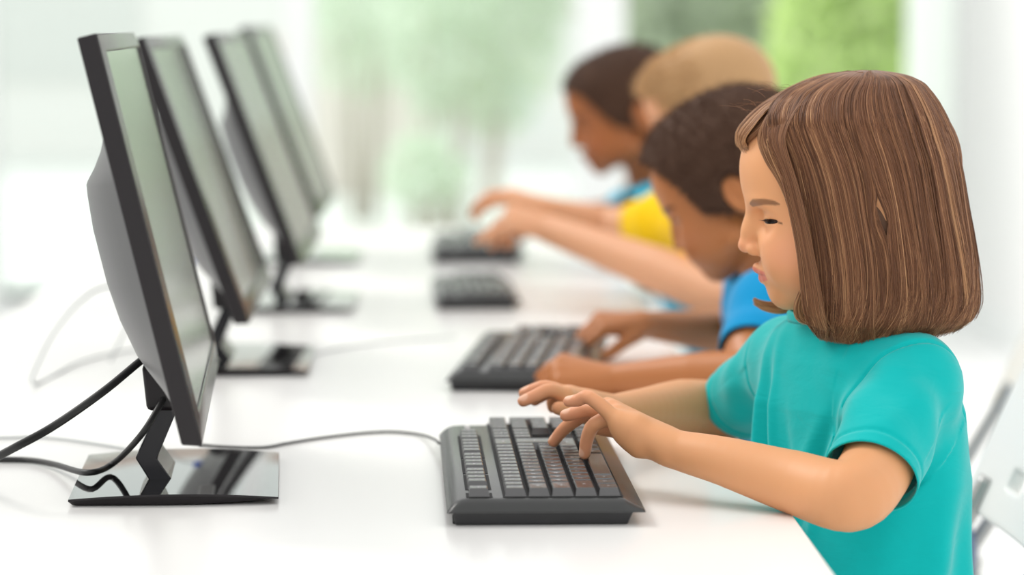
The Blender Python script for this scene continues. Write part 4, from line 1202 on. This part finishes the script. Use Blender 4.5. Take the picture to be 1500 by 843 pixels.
# upper guide hugs the silhouette, lower guide follows the hairline on the near temple
tuft(4200, ([(1262, 104, .002), (1200, 111, .004), (1150, 132, .006), (1112, 156, .006), (1088, 180, .004), (1081, 200, .008), (1086, 216, .016), (1094, 226, .026)],
            [(1250, 106, -.010), (1205, 120, -.024), (1165, 142, -.034), (1135, 165, -.036), (1112, 190, -.034), (1096, 205, -.026), (1092, 212, -.012), (1094, 220, .006)]), 21, .38, cut=.10)
tuft(3800, ([(1240, 105, -.004), (1190, 116, -.018), (1150, 138, -.030), (1128, 162, -.040), (1117, 188, -.046), (1122, 214, -.052), (1138, 240, -.060), (1149, 275, -.068), (1160, 320, -.074), (1170, 370, -.077), (1176, 420, -.078), (1180, 455, -.076), (1188, 478, -.071)],
            [(1262, 107, -.016), (1220, 118, -.032), (1185, 140, -.048), (1160, 170, -.060), (1148, 205, -.066), (1156, 240, -.072), (1168, 280, -.077), (1180, 330, -.080), (1190, 380, -.083), (1200, 430, -.084), (1206, 465, -.082), (1214, 486, -.077)]), 22, .30, cut=.2)
tuft(320, ([(1150, 134, .004), (1118, 152, .004), (1094, 172, .000), (1080, 190, -.004), (1078, 206, -.010), (1084, 222, -.018)], [(1150, 142, -.030), (1122, 162, -.034), (1102, 186, -.034), (1090, 204, -.030), (1092, 216, -.026), (1104, 224, -.030)]), 28, .55, cut=.55)
tuft(260, ([(1180, 124, -.030), (1150, 140, -.036), (1124, 168, -.040), (1110, 200, -.040), (1119, 232, -.050), (1138, 262, -.060), (1152, 292, -.066)], [(1190, 124, -.036), (1160, 145, -.046), (1138, 175, -.052), (1128, 208, -.056), (1138, 240, -.062), (1152, 272, -.068), (1162, 310, -.072)]), 27, .45, cut=.6)
tuft(1500, ([(1262, 104, .002), (1195, 112, .012), (1145, 134, .022), (1108, 160, .028), (1092, 190, .032), (1100, 225, .044), (1130, 270, .058), (1150, 330, .066)],
            [(1262, 106, .010), (1215, 118, .028), (1180, 140, .045), (1150, 170, .058), (1140, 205, .066), (1148, 250, .070), (1160, 300, .074), (1170, 350, .076)]), 23, .40)
# the far side's ends flick forward below the chin
tuft(700, ([(1180, 400, .066), (1168, 425, .066), (1150, 442, .060), (1130, 447, .054), (1112, 444, .050), (1105, 441, .050)],
           [(1195, 400, .064), (1182, 435, .062), (1165, 455, .058), (1145, 461, .052), (1122, 457, .050), (1108, 448, .050)]), 24, .75)
# loose curls at the front of the neck
tuft(60, ([(1180, 430, -.05), (1178, 450, -.045), (1180, 465, -.042), (1186, 474, -.040)], [(1172, 430, -.052), (1164, 452, -.050), (1168, 470, -.045), (1184, 478, -.042)]), 25, .7)
# fly-away hairs over the fringe
rg = np.random.default_rng(31); fl = []
for k in range(26):
    a = hd(1090 + 70 * rg.random(), 175 - 45 * rg.random(), rg.normal() * .01); a[2] += .002
    d = np.array([-.004 - .008 * rg.random(), rg.normal() * .005, .005 + .009 * rg.random()]); bnd = np.array([-.012 * rg.random(), 0, -.008 * rg.random()])
    fl.append([a + d * s_ + bnd * s_ * s_ * 1.2 for s_ in np.linspace(0, 1, 10)])
fl = np.array(fl); add_strands('loose_hairs', H.wv(fl.reshape(-1, 3)).reshape(fl.shape), np.full(len(fl), .45), .00013, hb)['kind'] = 'stuff'
unparent_fix(gx)
# ---------------------------------------------------------------- the boys
def hair_cap(name, H, thick, rough, root, m, seed, hl=0., h=.0025):
    V = Vol(H.O + [-.14, -.12, -.15], H.O + [.15, .12, .14], h); sc = H.sc
    R = H.R @ rotm('y', -12)
    V.ell(H.w(hd(1246, 250, 0)), [q * sc for q in (.0900 + thick, .0700 + thick, .0740 + thick)], R, .004)
    V.ell(H.w(hd(1166, 240, 0)), [q * sc for q in (.0475 + thick * .45, .0540 + thick, .0500 + thick)], H.R, .02)
    V.ell(H.w(hd(1300, 330, 0)), [q * sc for q in (.050 + thick, .052 + thick, .060)], H.R, .02)
    sl = tuple(slice(0, n) for n in V.n)
    X, Y, Z = np.meshgrid(*[V.lo[i] + V.h * np.arange(V.n[i]) for i in range(3)], indexing='ij')
    q = H.inv(np.stack([X.ravel(), Y.ravel(), Z.ravel()], 1))
    Yq = HY + q[:, 1]
    py = VY + (-(q[:, 2]) * F + (300 - VY) * HY) / HY; px = 1235 + q[:, 0] / PXM
    lat = np.abs(q[:, 1]) / .07
    thr = np.interp(py + hl * np.clip((px - 1000) / 100, 0, 1) * np.clip((325 - py) / 60, 0, 1), [90, 200, 212, 232, 262, 300, 330, 350, 372, 420, 428, 440], [900, 1040, 1092, 1128, 1150, 1182, 1212, 1290, 1312, 1330, 1360, 1700])
    # round the hairline across the forehead
    thr = thr - 18 * (1 - np.clip(lat, 0, 1)) * (py < 240)
    d = (thr - px) * PXM * sc
    nz = rough * (np.sin(q[:, 0] * 420 + 3 * np.sin(q[:, 2] * 300)) * np.sin(q[:, 1] * 390 + seed) * np.sin(q[:, 2] * 450 + 2 * np.sin(q[:, 0] * 260)))
    V.g = np.maximum(V.g, (d).reshape(V.g.shape) * .7).astype(np.float32) + nz.reshape(V.g.shape).astype(np.float32)
    for s_ in (-1, 1): V.ell(H.w(hd(1290, 322, s_ * .086)), [.0205 * sc, .0200 * sc, .0290 * sc], H.R, .004, op='sub')
    v, qd = V.mesh(); v = relax(v, qd, 1, .4)
    return mesh_obj(name, v, qd, m, root), v, qd

def fuzz(o, v, q, n, length, seed, col, flow=None, r=.00035, curl=0.):
    rg = np.random.default_rng(seed)
    f = rg.integers(0, len(q), n); w = rg.random((n, 1)); u = rg.random((n, 1))
    A, B, Cc, D = [v[q[f, i]] for i in range(4)]
    p = A * (1 - w) * (1 - u) + B * w * (1 - u) + Cc * w * u + D * (1 - w) * u
    nr = np.cross(Cc - A, D - B); nr /= np.linalg.norm(nr, axis=1)[:, None] + 1e-9
    c = v.mean(0); nr *= np.sign(((p - c) * nr).sum(1))[:, None]
    k = 6; T = np.linspace(0, 1, k)[None, :, None]
    d = nr + rg.normal(size=(n, 3)) * .35
    if flow is not None: d = d * .25 + np.array(flow)[None] + rg.normal(size=(n, 3)) * .12; d -= nr * np.minimum(0, (d * nr).sum(1))[:, None]
    L = length * (.6 + .6 * rg.random((n, 1, 1)))
    side = np.cross(d, rg.normal(size=(n, 3))); side /= np.linalg.norm(side, axis=1)[:, None] + 1e-9
    P = p[:, None] - nr[:, None] * .001 + d[:, None] * L * T + side[:, None] * curl * np.sin(T * 7)
    if flow is not None: P -= nr[:, None] * L * .22 * T ** 2
    m = mat(o.name + '_fuzz', col, .6)
    add_strands('hair_strands', P, rg.random(n), r, o, m)['kind'] = 'stuff'

def build_boy(label, Hp, scale, yaw, pitch, Yh, anchor, NBp, tyaw, arms, skin, lips, cheek, brow, m_sk, m_shirt, m_hair, fz, collar=False, hipxy=(.45, 3.3), hair_t=.006, lean=12, hl=0.):
    """anchor: ((px,py,v) on the girl's profile scale, (px,py) where that point sits in the photo)"""
    root = empty('person', (hipxy[0], hipxy[1], 0)); tag(root, label, 'person')
    a, p = anchor
    c0 = at(p[0], p[1], Yh); an = math.degrees(math.atan2(c0[0], c0[1]))
    R = rotm('z', -an + yaw) @ rotm('y', pitch)
    loc = hd(*a)
    O = at(p[0], p[1], Yh + 0) - R @ (loc * scale); Hh = Head(O, R, scale)
    V = Vol(O + [-.14, -.14, -.19], O + [.15, .14, .15], .0022)
    head_prims(V, Hh, fine=False)
    NB = at(*NBp)
    nb = NB + [.01, 0, -.01]; n1 = Hh.w(hd(1268, 372, 0)); V.cone(nb, n1, .036, .034, .015)
    parts = [V.mesh()]; parts = [(relax(parts[0][0], parts[0][1], 1, .4), parts[0][1])]
    tips = []
    sleeves = []
    P = np.array([np.array(at(*q)) for arm_ in arms for q in arm_['pts']])
    V = Vol(P.min(0) + [-.13, -.08, -.07], P.max(0) + [.05, .08, .07], .0024)
    for ar in arms:
        sh, cu, el, wr = [at(*q) for q in ar['pts']]
        g = ar.get('g', 1.); mid = el + .4 * (wr - el); V.cone(sh, cu, .033, .031, .004)
        V.chain([cu, el, mid, wr], [.031 * g, .0290 * g, .0255 * g, .0168 * g], .006)
        auto_hand(V, wr, ar['d'], ar['up'], ar['th'], size=1.0, curl=ar['curl'], r=.0062, raised=ar.get('raised'), spread=ar.get('spread', .1))
        sleeves.append((sh, cu))
    v, q = V.mesh(); parts.append((relax(v, q, 1, .4), q))
    ty = math.radians(tyaw); TF = np.array([-math.cos(ty), -math.sin(ty), 0]); TL = np.array([math.sin(ty), -math.cos(ty), 0]); ln = math.radians(lean); UPv = math.cos(ln) * np.array([0, 0, 1.]) + math.sin(ln) * TF; TR = np.stack([math.cos(ln) * TF - math.sin(ln) * np.array([0, 0, 1.]), TL, UPv], 1)
    V = Vol(NB + [-.16, -.22, -.44], NB + [.30, .22, .06], .005)
    V.loft(NB, TR, [(c, A - .006, B - .006, a_) for c, A, B, a_ in trunk], k=.01)
    v, q = V.mesh(); parts.append((v, q))
    bv, bq = join_vq(parts)
    col = skin_color(bv, skin, Hh, lips, cheek=cheek, brow=brow)
    mesh_obj('body', bv, bq, m_sk, root, col)
    eyes(Hh, root)
    V = Vol(NB + [-.22, -.28, -.44], NB + [.32, .28, .09], .0035)
    V.loft(NB, TR, trunk, k=.01)
    cuts = []
    for i, (sh, cu) in enumerate(sleeves):
        n = (cu - sh) / np.linalg.norm(cu - sh)
        V.cone(sh, cu, .043, .040, .025); V.cone(cu, cu + n * .04, .040, .041, .002)
        V.cone(NB + (TL if i == 0 else -TL) * .055 + [0, 0, -.032], sh, .036, .040, .03); cuts.append((cu, n, .058))
    V.cone(nb - [0, 0, .03], nb + [0, 0, .02], .048, .041, .02)
    V.func(NB + [-.22, -.28, -.42], NB + [.22, .28, .09], lambda x, y, z: .0018 * np.sin(60 * x + 40 * z + 3 * np.sin(35 * y)) * np.sin(45 * y + 30 * z))
    cuts.append((nb + [-.010, 0, .006], [0, 0, 1.], .07)); cuts.append((NB - UPv * .352, -UPv, .3))
    so, _, _ = shirt('polo_shirt' if collar else 't_shirt', V, cuts, m_shirt, root, sol=.002)
    if collar:
        mb = MB(); Pn = np.zeros((24, 4, 3))
        for i in range(24):
            an_ = -math.pi + .25 + (2 * math.pi - .5) * i / 23
            for j, (rr, zz) in enumerate(((.042, .014), (.045, .026), (.054, .012), (.060, .000))):
                Pn[i, j] = nb + TF * (-.004) + [0, 0, zz] + rr * (-TF * math.cos(an_) * 1.02 + TL * math.sin(an_))
        mb.grid(Pn); cl = mb.build('collar', m_shirt, root, smooth=True); s_ = cl.modifiers.new('cloth', 'SOLIDIFY'); s_.thickness = .002
    hc, v, q = hair_cap('hair', Hh, hair_t, .0016 if fz.get('flow') is None else .0006, root, m_hair, 1.3, hl=hl)
    fl = fz.get('flow')
    fuzz(hc, v, q, fz['n'], fz['len'], 5, fz['col'], None if fl is None else Hh.R @ np.array(fl), curl=fz.get('curl', 0), r=fz.get('r', .00035))
    legs_mesh(hipxy, root)
    unparent_fix(root)
    return root
m_black_hair = mat('dark_curly_hair', (.075, .035, .019), .85, bump=.8, bscale=350)
m_blond = mat('sandy_blond_hair', (.50, .29, .13), .5, bump=.4, bscale=300)
brown = (.34, .120, .042); pale = (.72, .37, .21)
build_boy('boy with short dark curly hair and blue shirt bent over second keyboard', None, .99, -20, -19, 3.20, ((1288, 322, -.066), (1085, 286)), (1128, 412, 3.27), 12,
          [dict(pts=[(1128, 455, 3.13), (1104, 520, 3.06), (1100, 548, 3.03), (895, 557, 3.10)], d=(-1, .22, .14), up=(-.1, -.45, 1), th=(0, 1, 0), curl=(48, 62, 40)),
           dict(pts=[(1118, 425, 3.42), (1105, 462, 3.50), (1090, 490, 3.56), (945, 476, 3.44)], d=(-1, -.28, .04), up=(0, -.25, 1), th=(0, -1, 0), curl=(45, 55, 35))],
          (.46, .17, .058), (.34, .12, .08), (.42, .15, .07), (.03, .015, .01), m_skin_d, m_blue_s, m_black_hair, dict(n=9000, len=.006, col=(.095, .042, .022), curl=.0012), hipxy=(.52, 3.30), hair_t=.0155, hl=30)
build_boy('fair-haired boy in yellow tee holding his hands raised over third keyboard', None, .98, -6, -10, 4.0, ((1235, 300, 0), (1040, 166)), (1035, 296, 4.08), 14,
          [dict(g=1.24, pts=[(1042, 345, 3.95), (1062, 388, 3.90), (1078, 438, 3.85), (804, 336, 4.10)], d=(-.95, .1, .26), up=(-.3, -.5, 1), th=(0, 1, 0), curl=(92, 14, 8), raised=(1., .78, .5, .34), spread=.25),
           dict(pts=[(975, 325, 4.24), (940, 330, 4.29), (895, 332, 4.36), (800, 305, 4.36)], d=(-1, -.12, .30), up=(0, -.3, 1), th=(0, -1, 0), curl=(18, 40, 28), spread=.2)],
          pale, (.70, .25, .2), (.85, .42, .30), (.35, .2, .1), m_skin, m_yel, m_blond, dict(n=9000, len=.016, col=(.58, .36, .17), flow=(-.8, 0, -.25), r=.0005), hipxy=(.53, 4.08), hair_t=.005, lean=22)
build_boy('dark-haired boy in bright blue polo, farthest of the four children', None, 1.03, 0, -8, 4.75, ((1150, 453, 0), (879, 255)), (948, 283, 4.80), 10,
          [dict(pts=[(958, 312, 4.66), (925, 322, 4.62), (895, 325, 4.60), (815, 322, 4.74)], d=(-1, .1, .0), up=(0, -.3, 1), th=(0, 1, 0), curl=(30, 40, 30)),
           dict(pts=[(945, 305, 4.92), (915, 312, 4.98), (885, 318, 5.0), (810, 318, 4.94)], d=(-1, -.1, .0), up=(0, -.2, 1), th=(0, -1, 0), curl=(30, 40, 30))],
          brown, (.30, .10, .07), (.38, .12, .05), (.03, .015, .01), m_skin_d, m_turq2, m_black_hair, dict(n=5000, len=.005, col=(.03, .015, .012), curl=.001), collar=True, hipxy=(.54, 4.80), lean=26)
